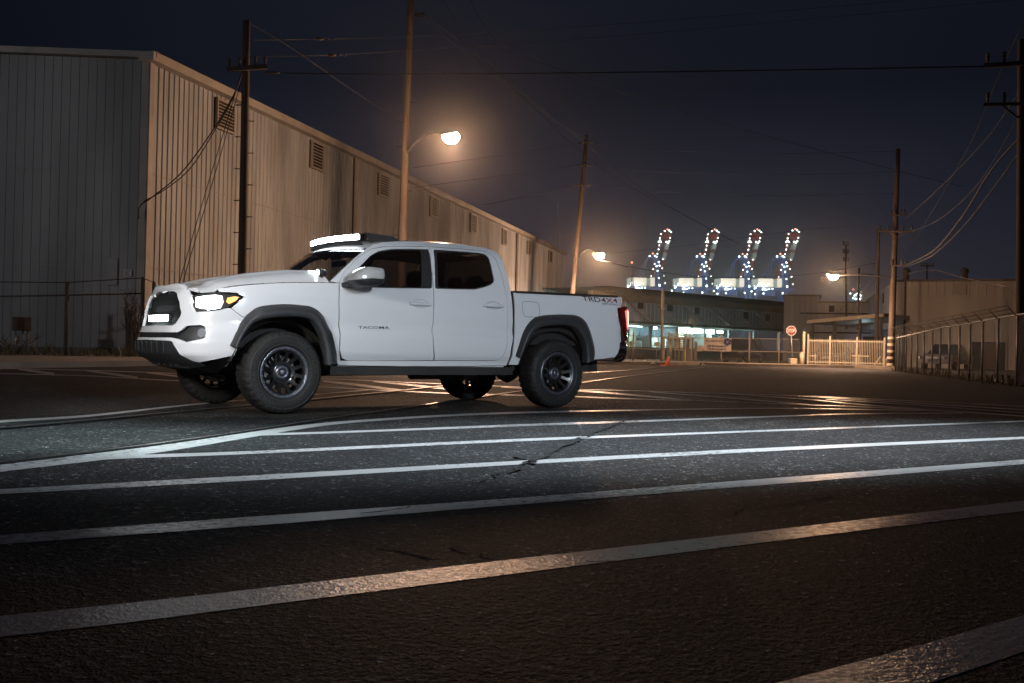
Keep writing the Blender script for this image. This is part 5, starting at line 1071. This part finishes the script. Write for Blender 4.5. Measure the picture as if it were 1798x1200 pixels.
nb = panel('front_bumper', closed_full(nose), cabf, M['body'], truck, holes=[G_, I_], step=.03, thick=.025)
gr = panel('grille', G_, lambda s, z, t: Csurf(s, z, W_cab, t+.06), M['grille'], truck, step=.05, thick=0)
# grille mesh bars
q = MB()
ss = [p[0] for p in G_]; s0, s1 = min(ss), max(ss)
def inside(pt, poly):
    x, y = pt; r = False; n = len(poly)
    for i in range(n):
        (x1, y1), (x2, y2) = poly[i], poly[(i+1) % n]
        if (y1 > y) != (y2 > y) and x < (x2-x1)*(y-y1)/(y2-y1)+x1: r = not r
    return r
for zz in np.arange(.80, 1.10, .022):
    row = [Csurf(s, zz, W_cab, .05) for s in np.linspace(s0, s1, 60) if inside((s, zz), G_)]
    if len(row) > 2: q.tube(row, .003, 4, cap=False)
q.build('grille_slat', M['grille'], gr)
ik = panel('lower_intake', I_, lambda s, z, t: Csurf(s, z, W_cab, t+.045), M['black_plastic'], truck, step=.05, thick=0)
q = MB()
for zz in (.69, .705, .72):
    q.tube([Csurf(s, zz, W_cab, .03) for s in np.linspace(-LN-.55, -LN+.55, 30)], .004, 4)
q.build('intake_slat', M['interior'], ik)
# fog lamps
for mir in sides:
    sg = -1 if not mir else 1; c = Csurf(*S([(354.8, 585)])[0], W_cab, .02)
    f1 = MB(); c = (c[0], c[1]*(-sg)*1. if mir else c[1], c[2]); 
    ax = Vector((-.75, sg*.66, 0)).normalized(); p0 = Vector(c)
    f1.tube([p0-ax*.02, p0+ax*.022], [.040, .040], 20); fo = f1.build('fog_lamp', M['reflector'], truck)
    f2 = MB(); f2.tube([p0+ax*.0225, p0+ax*.026], [.036, .034], 20); f2.build('lens', M['lens'], fo)
# skid valance under the bumper
def vall(s, z, t): return Csurf(s, z, W_cab, t-.006)
val = S([('c', .653), (296, 599.6), (302, 600.6), (308.5, 613), (319, 626), (339.5, 636), (350, 637.5)])+[(S([(350, 637.5)])[0][0], .43), (-LN+.45, .40), (-LN, .40)]
vl = panel('skid_valance', closed_full(val), vall, M['black_plastic'], truck, step=.03, thick=.03)
for k in (-.42, -.28, -.14, 0, .14, .28, .42):
    q = MB(); q.tube([Csurf(-LN+k, zz, W_cab, -.008) for zz in np.linspace(.53, .64, 6)], .006, 5); q.build('valance_rib', M['under'], vl)
q = MB(); q.add([(-.80, -.50, .44), (-.80, .50, .44), (-.35, .42, .33), (-.35, -.42, .33)], [(0, 1, 2, 3)]); q.add([(-.35, .42, .33), (-.35, -.42, .33), (.25, -.40, .30), (.25, .40, .30)], [(0, 1, 2, 3)])
for y in (-.34, -.17, 0, .17, .34): q.obox((-.80, y, .43), (-.35, y, .322), .02, .02)
q.build('skid_plate', M['under'], truck)
# chin / inner bumper dark filler behind front corner
for sg in (-1, 1):
    q = MB(); q.quadgrid([[(-.62, sg*.80, .47), (-.62, sg*.40, .40)], [(-.50, sg*.84, .52), (-.50, sg*.40, .36)], [(-.42, sg*.86, .55), (-.42, sg*.40, .36)]]); q.build('inner_fender', M['under'], truck)

# ---- headlights
hl = [(336.5, 519.5), (350, 517), (380, 515), (416, 515.2), (428, 521.5), (420, 528), (400, 540), (384, 545), (360, 547), (344, 548), (338.5, 540), (336.5, 528)]
hlo = S(hl)
for mir in sides:
    h = panel('headlight', hlo, lambda s, z, t: Csurf(s, z, W_cab, t+.05), M['interior'], truck, thick=-.04, mirror=mir, step=.04)
    wl = S([(341, 522), (360, 519), (378, 518), (389, 520), (391, 531), (386, 541), (372, 543.5), (352, 542), (341, 539)])
    panel('lamp_unit', wl, lambda s, z, t: Csurf(s, z, W_cab, t+.022), M['led_head'], h, mirror=mir, thick=.02)
    am = S([(399, 523), (412, 520.5), (420, 522), (414, 528.5), (402, 534), (397, 530)])
    panel('indicator', am, lambda s, z, t: Csurf(s, z, W_cab, t+.022), M['amber'], h, mirror=mir, thick=.015)
    panel('lens', offset_poly(hlo, .003), lambda s, z, t: Csurf(s, z, W_cab, t-.002), M['lens'], h, mirror=mir, thick=0, step=.05)

# ---- hood
fe = [Csurf(*p) for p in S([(328, 507), (336, 516.5), (350, 515.2), (365, 513.8), (379, 512.5), (384, 507.5), (400, 503.5), (434, 499.5), (480, 496.8), (521, 495.6), (560, 495.8), (594.8, 496.5)])]
fe = np.array(fe); xe = fe[:, 0]; ze = fe[:, 2]; ye = np.abs(fe[:, 1])
o_ = np.argsort(xe); xe, ze, ye = xe[o_], ze[o_], ye[o_]
def hood_pt(x, u):
    """u in -1..1 across; edge follows the fender top"""
    yy = np.interp(x, xe, ye)-.004; zz = np.interp(x, xe, ze)
    t = (x+.80)/1.3; cr = .055+.065*min(max(t, 0)*1.3, 1)-.015*max(t-.6, 0)
    a = abs(u); prof = 1-max(0, (a-.55)/.45)**2.2
    bulge = .022*max(0, 1-((a-.50)/.20)**2)*min(max(t*2.2, 0), 1) if .3 < a < .7 else 0
    return (x, u*yy, zz+cr*prof+bulge-.012*(1-a)**2)
hx0 = lambda u: float(np.interp(abs(u)*.62, [0, .2, .4, .5, .6, .66], [-.80, -.796, -.785, -.765, -.72, -.66]))
rows = []
for u in np.linspace(-1, 1, 41):
    x0 = hx0(u); r = []
    zf = hood_pt(x0, u)
    base = Csurf(-LN+abs(u)*.62, 1.128)
    r.append((float(base[0])-.002, u*abs(float(np.interp(abs(u)*.62, [0, .62], [0, .60])))*1.02 if abs(u) > 0 else 0, 1.131))
    r[-1] = (float(base[0])-.001, math.copysign(abs(float(base[1])), u), 1.131)
    r.append(((r[0][0]*.35+x0*.65), (r[0][1]*.5+zf[1]*.5), r[0][2]*.35+zf[2]*.65+.008))
    for x in np.linspace(x0, .48, 36): r.append(hood_pt(x, u))
    rows.append(r)
q = MB(); q.quadgrid(rows); q.build('hood', M['body'], truck)
# cowl
q = MB(); q.quadgrid([[(.46, y, 1.22), (.60, y*.98, 1.20), (.75, y*.95, 1.17)] for y in np.linspace(-.80, .80, 9)]); q.build('cowl', M['black_plastic'], truck)

# ---- windshield and roof
pil = S([(580, 494.2), (600, 475), (622, 453.5), (644, 436.4)])
pe = [Csurf(*p) for p in catmull(pil, 4)]
rows = []
for p in pe:
    r = []
    for u in np.linspace(-1, 1, 25):
        r.append((p[0]-.13*(1-u*u)+.0, p[1]*-u if True else 0, p[2]+.02*(1-u*u)))
    rows.append(r)
q = MB(); q.quadgrid(rows); ws = q.build('windshield', M['glass_clear'], truck)
q = MB(); q.quadgrid([[(a[0]-.004, a[1], a[2]+.004) for a in r] for r in [[(x+(rows[-2][k][0]-x)*t, y+(rows[-2][k][1]-y)*t, z+(rows[-2][k][2]-z)*t) for k, (x, y, z) in enumerate(rows[-1])] for t in (0, 1.0)]]); q.build('shade_band', M['black_plastic'], ws)
rf = S([(644, 436.4), (655, 429.2), (673.6, 425.6), (703, 423.9), (733, 424.6), (776, 427), (812.5, 429.8), (849, 435.5), (864, 439.3), (873.7, 444.5)])
re_ = [Csurf(*p) for p in catmull(rf, 4)]
rows = []; x0, x1 = re_[0][0], re_[-1][0]
for p in re_:
    t = (p[0]-x0)/(x1-x0); r = []
    for u in np.linspace(-1, 1, 21):
        r.append((p[0]-.13*(1-u*u)*(1-t)**3+.03*(1-u*u)*t**4, -p[1]*u, p[2]+.05*(1-u*u)*min(1, .4+6*t*(1-t))))
    rows.append(r)
q = MB(); q.quadgrid(rows); q.build('roof', M['body'], truck)
# back of cab with rear glass
be = [Csurf(*p) for p in S([(873.7, 444.5), (883, 462), (892, 491), (896.8, 514)])]+[np.array([2.60, -.86, 1.0])]
rows = [[(p[0]+.03*(1-u*u), -p[1]*u, p[2]) for u in np.linspace(-1, 1, 13)] for p in be]
q = MB(); gq = MB()
for i in range(len(rows)-1):
    for j in range(12):
        tgt = gq if (i < 2 and 2 <= j < 10) else q
        tgt.add([rows[i][j], rows[i][j+1], rows[i+1][j+1], rows[i+1][j]], [(0, 1, 2, 3)], True)
q.build('cab_back', M['body'], truck); gq.build('rear_window', M['glass_privacy'], truck)

# ---- interior
it = MB(); it.box((.55, -.78, .55), (2.55, .78, .60)); it.build('cab_floor', M['interior'], truck)
it = MB(); it.box((.50, -.74, .60), (.62, .74, 1.10)); it.quadgrid([[(.60, y, 1.14), (.78, y, 1.175), (.95, y, 1.13), (.98, y, .95)] for y in np.linspace(-.76, .76, 9)]); it.build('dashboard', M['interior'], truck)
for sg in (-1, 1):
    it = MB(); it.box((.62, sg*.80-.015, .58), (2.5, sg*.80+.015, 1.20)); it.build('door_lining', M['interior'], truck)
for (x, ys, nm) in ((1.50, (-.38, .38), 'seat'), (2.28, (-.40, 0, .40), 'rear_seat')):
    for y in ys:
        s_ = MB(); s_.quadgrid([[(x-.10+.0+.20*t, y+.22*v*(1-.18*t*t), .62+.62*t) for v in np.linspace(-1, 1, 7)] for t in np.linspace(0, 1, 7)])
        s_.quadgrid([[(x+.02+.22*t, y+.22*v*(1-.18*t*t), .62+.62*t) for v in np.linspace(-1, 1, 7)] for t in np.linspace(0, 1, 7)])
        s_.quadgrid([[(x-.10+.20*t+k*.12, y+sg*.22*(1-.18*t*t), .62+.62*t) for k in (0, 1)] for sg in (1,) for t in np.linspace(0, 1, 7)])
        s_.quadgrid([[(x-.10+.20*t+k*.12, y-.22*(1-.18*t*t), .62+.62*t) for k in (0, 1)] for t in np.linspace(0, 1, 7)])
        s_.box((x-.55, y-.23, .60), (x, y+.23, .76)); so = s_.build(nm, M['interior'], truck)
        hh = MB(); prof = []
        for t in np.linspace(0, 1, 9):
            a = t*2*math.pi
        rr = [[(x+.20+.05*math.cos(a)*e, y+.125*c*1.0, 1.36+.095*math.sin(a)*e) for a in np.linspace(0, 2*math.pi, 13)] for c, e in ((-1, .5), (-.8, .9), (0, 1), (.8, .9), (1, .5))]
        hh.quadgrid(rr); hh.add(rr[0][:-1], [tuple(range(12))]); hh.add(rr[-1][:-1], [tuple(range(12))]); hh.tube([(x+.16, y-.06, 1.22), (x+.19, y-.06, 1.32)], .008, 6); hh.tube([(x+.16, y+.06, 1.22), (x+.19, y+.06, 1.32)], .008, 6)
        hh.build('headrest', M['interior'], so)
st = MB(); sc_ = Vector((1.02, -.38, 1.10)); axs = Vector((.92, 0, .38)).normalized(); e1 = Vector((0, 1, 0)); e2 = axs.cross(e1)
st.tube([sc_+(e1*math.cos(a)+e2*math.sin(a))*.185 for a in np.linspace(0, 2*math.pi, 33)], .015, 8, cap=False)
st.tube([sc_-e1*.18, sc_+e1*.18], .018, 6); st.tube([sc_, sc_-e2*.18 if e2.z > 0 else sc_+e2*.18], .018, 6); st.tube([sc_, sc_-axs*.3], .03, 8)
st.build('steering_wheel', M['interior'], truck)
mm = MB(); c = rows and Vector((1.02, 0, 1.50)); mm.box((.98, -.13, 1.47), (1.02, .13, 1.53)); mm.box((.93, -.06, 1.54), (1.0, .06, 1.60)); mm.build('rear_view_mirror', M['interior'], truck)
hd = MB(); hd.quadgrid([[(.98+.1*abs(y), y, 1.61), (1.35, y, 1.66), (2.45, y, 1.62)] for y in np.linspace(-.60, .60, 9)]); hd.build('headliner', M['interior'], truck)

# ---- bed interior, tailgate, rear
q = MB()
zt = [float(Csurf(*S([(x, y)], W_bed)[0], W_bed)[2]) for x, y in ((903, 514.3), (1092, 523.8))]
for sg in (-1, 1):
    q.quadgrid([[(2.68, sg*.882, zt[0]-.004), (4.17, sg*.875, zt[1]-.004)], [(2.68, sg*.878, zt[0]+.022), (4.19, sg*.868, zt[1]+.022)], [(2.68, sg*.80, zt[0]+.022), (4.19, sg*.79, zt[1]+.022)], [(2.68, sg*.79, .75), (4.19, sg*.79, .75)]])
q.box((2.66, -.82, .70), (4.19, .82, .76)); q.box((2.655, -.85, .70), (2.69, .85, zt[0]+.02))
q.build('bed_liner', M['black_plastic'], truck)
q = MB(); q.box((4.19, -.78, .70), (4.325, .78, zt[1]+.015)); q.build('tailgate', M['body'], truck, bevel=.01)
def tls(s, z, t):
    k = np.clip((s-4.13)/.13, 0, 1); k = k*k*(3-2*k); p = Csurf(s, z, W_bed, t); return p+np.stack([.085*k, 0*k, 0*k], -1)
for mir in sides:
    sg = 1 if mir else -1
    tl = S([(1084, 541), (1090, 537.8)], W_bed)+[(SR-.62, S([(1090, 537.4)], W_bed)[0][1]), (SR-.62, .70)]+S([(1090.0, 590), (1087.5, 567), (1085.5, 555)], W_bed)
    t = panel('tail_light', tl, lambda s, z, t_: tls(s, z, t_-.004), M['red_dark'], truck, mirror=mir, thick=.03, step=.03)
    zz = lambda y: S([(1089, y)], W_bed)[0][1]
    sa = S([(1088.5, 548)], W_bed)[0][0]; z0_, z1_ = zz(578), zz(546)
    panel('lit_lens', [(sa+.01, z1_), (sa+.05, z1_+.02), (SR-.70, z1_), (SR-.70, z0_), (sa+.05, z0_-.005), (sa+.03, z0_+.05)], lambda s, z, t_: tls(s, z, t_-.008), M['red_lens'], t, mirror=mir, thick=.004, step=.03)
    panel('hot_lens', [(sa+.055, z1_+.00), (sa+.10, z1_+.01), (sa+.10, z0_+.02), (sa+.065, z0_+.03)], lambda s, z, t_: tls(s, z, t_-.011), M['red_hot'], t, mirror=mir, thick=.003, step=.03)
# rear bumper (chrome wrap)
q = MB(); rows = []
pc = [(4.14, .885), (4.24, .885), (4.34, .865), (4.405, .80), (4.43, .66), (4.44, .3), (4.44, 0)]
pl = [(x, -y) for x, y in pc]+[(x, y) for x, y in pc[::-1][1:]]
for z, k in ((.52, -.07), (.56, -.02), (.62, .0), (.70, .0), (.745, -.005), (.76, -.03)):
    rows.append([(x+k*.9 if x > 4.15 else x, y*(1+k*.3), z+(.0 if x > 4.2 else (.0))) for x, y in catmull(pl, 5)])
q.quadgrid(rows); rb = q.build('rear_bumper', M['chrome'], truck)
q = MB(); q.box((4.12, -.75, .735), (4.33, .75, .752)); q.build('bumper_step', M['black_plastic'], rb)
q = MB(); q.box((4.02, -.06, .44), (4.30, .06, .53)); q.box((4.22, -.09, .42), (4.34, .09, .535)); q.build('tow_hitch', M['under'], truck, bevel=.006)

# ---- chassis
q = MB()
for sg in (-1, 1):
    q.box((.35, sg*.52-.05, .40), (4.15, sg*.52+.05, .53)); q.box((-.75, sg*.40-.04, .42), (.4, sg*.40+.04, .55))
for x in (.9, 1.6, 2.4, 3.5, 4.1): q.box((x-.04, -.5, .43), (x+.04, .5, .51))
q.build('chassis_frame', M['under'], truck)
q = MB()
for sg in (-1, 1):
    q.obox((.52, sg*.80, .40), (2.70, sg*.80, .405), .05, .085)
    for x in (1.02, 1.72, 2.35): q.obox((x, sg*.80, .40), (x, sg*.55, .42), .05, .05)
    for x in (.8, 1.2, 1.45, 2.0, 2.5): q.tube([(x, sg*.826, .435), (x, sg*.832, .435)], .012, 8)
q.build('rock_rail', M['under'], truck, bevel=.01)
q = MB(); q.tube([(.45, -.30, .36), (1.5, -.33, .37), (2.4, -.36, .38), (2.9, -.40, .46)], .032, 10); q.tube([(1.7, -.35, .38), (2.35, -.36, .385)], [.085, .085], 14); q.build('exhaust', M['under'], truck)
q = MB(); q.tube([(3.236, -.75, .383), (3.236, .75, .383)], .05, 12); q.lathe([(.01, -.14), (.10, -.10), (.14, 0), (.10, .10), (.01, .14)], 'X', (3.236, 0, .383), 16); q.tube([(1.6, 0, .42), (3.15, 0, .40)], .035, 10)
for sg in (-1, 1):
    q.obox((2.55, sg*.55, .50), (3.236, sg*.55, .34), .06, .03); q.obox((3.236, sg*.55, .34), (3.95, sg*.55, .50), .06, .03); q.tube([(3.10, sg*.50, .36), (3.0, sg*.42, .75)], .03, 8)
q.build('rear_axle', M['under'], truck)
q = MB()
for sg in (-1, 1):
    q.obox((-.20, sg*.35, .36), (0, sg*.72, .30), .09, .05); q.obox((.22, sg*.35, .36), (0, sg*.72, .30), .09, .05); q.obox((-.05, sg*.40, .66), (.05, sg*.66, .58), .08, .04)
    q.tube([(0, sg*.62, .32), (0, sg*.52, .80)], .055, 12); q.tube([(0, sg*.35, .383), (0, sg*.78, .383)], .03, 8); q.box((-.07, sg*.72-.05, .28), (.07, sg*.72+.05, .60))
q.box((-.15, -.35, .30), (.2, .35, .42)); q.box((.35, -.30, .34), (1.2, .20, .55))
q.build('front_suspension', M['under'], truck)
q = MB(); q.box((-.55, -.60, .60), (.45, .60, 1.02)); q.build('engine_bay', M['interior'], truck)
q = MB(); q.box((2.72, -.62, .40), (2.86, -.2, .62)); q.build('heat_shield', M['under'], truck)

# ---- wheels
RT = .383
def make_wheel(name):
    wl = empty(name, truck)
    prof = [(.232, .105), (.240, .128), (.262, .138), (.300, .142), (.335, .136), (.358, .126), (.372, .112), (.380, .085), (.383, .05), (.383, .0), (.383, -.05), (.380, -.085), (.372, -.112), (.358, -.126), (.335, -.136), (.300, -.142), (.262, -.138), (.240, -.128), (.232, -.105), (.225, 0)]
    nn = 216
    def mod(r, h, k, j):
        if r > .378:
            band = 0 if abs(h) < .03 else 1
            ph = (k+(9 if band else 0)+(3 if h > 0 else 0)) % 6
            return r-(.010 if ph in (0,) else 0)
        if .355 < r < .375: return r-(.010 if (k % 6) in (0, 1) else 0)
        return r
    t = MB(); t.lathe(prof, 'Y', n=nn, mod=mod, closed=True); ty = t.build('tyre', M['rubber'], wl)
    # raised circle lines and lettering on the sidewall
    t = MB()
    for rr in (.262, .335): t.lathe([(rr-.003, -.1385 if rr < .3 else -.1365), (rr, -.1415 if rr < .3 else -.1395), (rr+.003, -.1385 if rr < .3 else -.1355)], 'Y', n=72)
    for txt, a0, a1 in (('WILDPEAK', 82, 8), ('WILDPEAK', 262, 188)):
        v, f, asp = text_mesh(txt)
        vs = []
        for x, y in v:
            a = R_(a0+(a1-a0)*x); rr = .283+.040*y; vs.append((rr*math.cos(a), -.1445, rr*math.sin(a)))
        t.add(vs, f)
    t.build('sidewall_lettering', M['rubber_hi'], wl, recalc=False)
    # rim: barrel, lip, face with twelve windows
    r = MB(); r.lathe([(.232, .10), (.215, .09), (.205, .0), (.207, -.08), (.226, -.118), (.243, -.126), (.246, -.120)], 'Y', n=72)
    wins = []
    for k in range(12):
        a = 2*math.pi*(k+.5)/12; pts = []
        for (rr, da) in ((.108, -.055), (.104, 0), (.108, .055), (.150, .155), (.180, .175), (.190, .12), (.193, 0), (.190, -.12), (.180, -.175), (.150, -.155)):
            pts.append((rr*math.cos(a+da), rr*math.sin(a+da)))
        wins.append([tuple(p) for p in catmull(pts, 2, True)])
    outer = [(.212*math.cos(t_), .212*math.sin(t_)) for t_ in np.linspace(0, 2*math.pi, 96, endpoint=False)]
    def dish(rr): return np.interp(rr, [0, .06, .075, .10, .16, .20, .212], [-.074, -.074, -.062, -.062, -.090, -.112, -.118])
    r.build('rim_barrel', M['rim'], wl)
    rim = panel('rim', outer, lambda a, b, t: np.stack([a, dish(np.hypot(a, b))+t, b], -1), M['rim'], wl, holes=wins, step=.014, thick=.03)
    g = MB(); g.lathe([(.034, -.077), (.040, -.084), (.062, -.080), (.068, -.068)], 'Y', n=36); g.build('hub_ring', M['rim_ring'], wl)
    g = MB(); g.lathe([(.205, -.112), (.209, -.124), (.232, -.128), (.240, -.124), (.243, -.112)], 'Y', n=72)
    for k in range(24):
        a = 2*math.pi*(k+.3)/24; c = Vector((.221*math.cos(a), -.126, .221*math.sin(a))); g.tube([c, c+Vector((0, -.008, 0))], .0055, 8, mi=1)
    g.build('rim_ring', [M['rim_ring'], M['bolt']], wl)
    g = MB(); g.lathe([(.0, -.094), (.022, -.094), (.028, -.088), (.030, -.070)], 'Y', n=24)
    for k in range(6):
        a = 2*math.pi*k/6; c = Vector((.050*math.cos(a), -.068, .050*math.sin(a))); g.tube([c, c+Vector((0, -.018, 0))], [.010, .008], 8)
    g.build('hub_cap', M['rim_ring'], wl)
    g = MB(); g.lathe([(.05, .0), (.155, .0), (.155, .024), (.05, .024)], 'Y', n=48, smooth=False); g.box((-.16, -.01, -.02), (-.09, .05, .12)); g.build('brake_disc', M['disc'], wl)
    return wl
w0 = make_wheel('wheel'); yw = Y0-.142
def put(wl, x, y, rz, ry): wl.location = (x, y, RT); wl.rotation_euler = (0, ry, rz)
put(w0, 0, -yw, 0, .2)
for x, y, rz, ry in ((3.236, -yw, 0, .9), (0, yw, math.pi, .5), (3.236, yw, math.pi, 1.3)): put(copy_tree(w0), x, y, rz, ry)
for c_ in [o for o in C.objects if o.name.startswith('wheel') and o.parent is None and o.type == 'EMPTY']: c_.parent = truck

# ---- door mirrors
for mir in sides:
    sg = 1 if mir else -1
    a = [on(x, y, 1, -1.05) for x, y in ((616, 491), (618.8, 481.8), (629.5, 472), (640, 469.2), (663, 471.8), (667.5, 481), (667, 490))]
    b = [on(x, y, 1, -1.05) for x, y in ((667, 491), (662, 499), (650, 503), (630, 502.5), (620, 498), (616, 491.5))]
    def shell(front, m, nm, par, yb):
        q = MB(); pts = catmull(front, 4); cx = sum(p[0] for p in pts)/len(pts); cz = sum(p[2] for p in pts)/len(pts); rws = []
        for p in pts:
            rws.append([((p[0]-cx)*k+cx, sg*y, (p[2]-cz)*k2+cz) for k, k2, y in ((.90, .95, .97), (1, 1, 1.02), (1, 1, 1.10), (.95, .95, 1.155), (.75, .70, 1.185), (.3, .3, 1.195), (.01, .01, 1.196))])
        q.quadgrid(rws); return q.build(nm, m, par)
    cap = shell(a+b[1:-1]+[a[0]], M['mirror_cap'], 'mirror', truck, 0)
    zc = b[0][2]
    # lower black half and stalk
    q = MB(); pts = catmull(b, 4); cx = sum(p[0] for p in pts)/len(pts)
    rws = [[((p[0]-cx)*k+cx, sg*y, (p[2]-zc)*k2+zc-.004) for k, k2, y in ((.92, 1.02, .965), (1.02, 1.04, 1.02), (1.02, 1.04, 1.11), (.97, 1.0, 1.16), (.78, .75, 1.19), (.3, .3, 1.20), (.01, .01, 1.201))] for p in pts]
    q.quadgrid(rws); q.build('mirror_base', M['black_plastic'], cap)
    q = MB(); q.obox((b[4][0]+.03, sg*.83, b[4][2]-.01), (b[4][0]+.06, sg*1.0, b[4][2]+.0), .10, .05); q.build('mirror_arm', M['black_plastic'], cap, bevel=.01)

# ---- roof rack fairing with light bar
pr = [on(x, y, 1, -.58) for x, y in ((639.5, 408), (645, 409), (690, 415.5), (703, 423.2), (673, 426.5), (655, 430.5), (647, 420))]
rk = empty('roof_rack', truck)
for sg in (-1, 1):
    q = MB(); q.add([(p[0], sg*.58, p[2]) for p in pr]+[(p[0], sg*.572, p[2]) for p in pr], [tuple(range(7)), tuple(range(7, 14))[::-1]]+[(i, (i+1) % 7, (i+1) % 7+7, i+7) for i in range(7)])
    for k in range(9): c = (pr[0][0]*(1-k/9)+pr[3][0]*k/9+.03, sg*.583, pr[0][2]*(1-k/9)+pr[3][2]*k/9-.022); q.tube([(c[0], sg*.579, c[2]), (c[0], sg*.586, c[2])], .008, 6)
    q.build('side_plate', M['black_plastic'], rk)
xb = pr[0][0]; zb = pr[0][2]
print('bar', xb, zb, [np.round(p, 2) for p in pr])
q = MB()
for k in range(5):
    x = xb+.12+k*.15; q.tube([(x, -.57, zb-.02-.03*k), (x, .57, zb-.02-.03*k)], .014, 8)
q.build('cross_bar', M['black_plastic'], rk)
q = MB(); fr = [(xb-.03, zb-.10), (xb+.06, zb-.17), (xb+.16, zb-.215)]
bow = lambda y: -.10*(1-(y/.6)**2)
q.quadgrid([[(x+bow(y), y, z+(.03*(1-(y/.6)**2) if i == 2 else 0)) for i, (x, z) in enumerate(fr)] for y in np.linspace(-.575, .575, 15)]); q.build('wind_fairing', M['black_plastic'], rk)
lb = empty('roof_light_bar', truck)
q = MB(); q.quadgrid([[(xb+.05+bow(y), y, zb-.085), (xb-.02+bow(y), y, zb-.085), (xb-.025+bow(y), y, zb-.015), (xb+.05+bow(y), y, zb-.010), (xb+.05+bow(y), y, zb-.085)] for y in np.linspace(-.565, .565, 15)]); hs = q.build('bar_housing', M['black_plastic'], lb)
q = MB(); q.quadgrid([[(xb-.027+bow(y), y, zb-.074), (xb-.033+bow(y), y, zb-.048), (xb-.030+bow(y), y, zb-.022)] for y in np.linspace(-.55, .55, 15)]); q.build('led_strip', M['led'], lb)
# the same strip mirrored in the windscreen comes from the real lamp below
# light bar behind the grille
gb = empty('grille_light_bar', truck); bx = float(Csurf(-LN, .86)[0])+.05
q = MB(); q.box((bx-.012, -.27, .825), (bx+.03, .27, .895)); q.build('bar_housing', M['black_plastic'], gb)
q = MB(); q.box((bx-.028, -.255, .833), (bx-.013, .255, .887)); q.build('led_strip', M['led'], gb)
# ditch lamps by the windscreen
for px_, sg in (((561, 479), -1), ((457, 485), 1)):
    dl = empty('ditch_light', truck)
    c = on(564, 479.5, 1, -.74) if sg < 0 else on(460, 484.5, 1, .74)
    c = Vector((c[0], c[1], c[2])) if sg < 0 else Vector((c[0], c[1], c[2]))
    q = MB(); q.tube([c+Vector((-.035, 0, 0)), c+Vector((.0, 0, 0)), c+Vector((.035, 0, 0)), c+Vector((.05, 0, 0))], [.036, .038, .034, .02], 16); q.tube([c+Vector((.01, 0, -.04)), c+Vector((.02, 0, -.13))], .012, 6); q.build('lamp_housing', M['black_plastic'], dl)
    q = MB(); q.tube([c+Vector((-.036, 0, 0)), c+Vector((-.042, 0, 0))], [.032, .030], 16); q.build('lamp_lens', M['led_small'], dl)

# ---- marks on the bodywork
def mark(name, txt, pa, pb, hpx, m, parent, W=W_cab, shear=.0, sh=.0):
    """text between photo points pa (lower left) and pb (lower right), hpx pixels high"""
    v, f, asp = text_mesh(txt, bold=.006, shear=sh); a, b, c = S([pa, pb, (pa[0], pa[1]-hpx)], W); h = c[1]-a[1]
    vs = []
    for x, y in v:
        s = a[0]+(b[0]-a[0])*x+shear*h*y; z = a[1]+(b[1]-a[1])*x+h*y; vs.append(tuple(Csurf(s, z, W, -.003)))
    q = MB(); q.add(vs, f); return q.build(name, m, parent, recalc=False)
doors = [o for o in C.objects if o.name.startswith('front_door')]; beds = [o for o in C.objects if o.name.startswith('bed_side')]
mark('name_badge', 'TACOMA', (629, 577.8), (683.5, 578.2), 4.9, M['decal_black'], doors[0])
mark('decal', 'TRD', (1021, 528.5), (1054.0, 531), 8.4, M['decal_black'], beds[0], W_bed, sh=-.25)
mark('decal', '4X4', (1055.5, 531.2), (1084, 532.5), 8.2, M['decal_red'], beds[0], W_bed, sh=-.15)
mark('decal', 'OFF ROAD', (1057, 535.2), (1084.5, 536.8), 2.9, M['decal_black'], beds[0], W_bed)

# lamps of the truck itself: their real beams
for sy in (-1, 1): lamp('SPOT', 'headlight_beam', (-.74, sy*.62, 1.02), 200, (1.0, .97, .90), (-9, sy*1.2, .1), size=.06, spot=60, blend=.9, parent=truck)
lamp('SPOT', 'light_bar_beam', (-1.0, 0, .86), 900, (.70, .87, 1.0), (-9, 0, .86), size=.15, spot=26, blend=1., parent=truck)
lamp('SPOT', 'roof_bar_beam', (xb-.1, 0, zb-.05), 900, (.70, .87, 1.0), (-9, 0, zb+.2), size=.2, spot=34, blend=1., parent=truck)

hz = bpy.data.materials.new('haze_air'); hz.use_nodes = True; nt = hz.node_tree; nt.nodes.clear(); o_ = N(nt, 'ShaderNodeOutputMaterial'); pv = N(nt, 'ShaderNodeVolumePrincipled')
pv.inputs['Color'].default_value = (1.0, .97, .94, 1); pv.inputs['Density'].default_value = .00045; pv.inputs['Anisotropy'].default_value = .945; L(nt, pv.outputs[0], o_.inputs['Volume'])
q = MB(); q.box((-690, -690, -1), (1790, 1790, 175)); hb = q.build('haze', hz, kind='stuff')
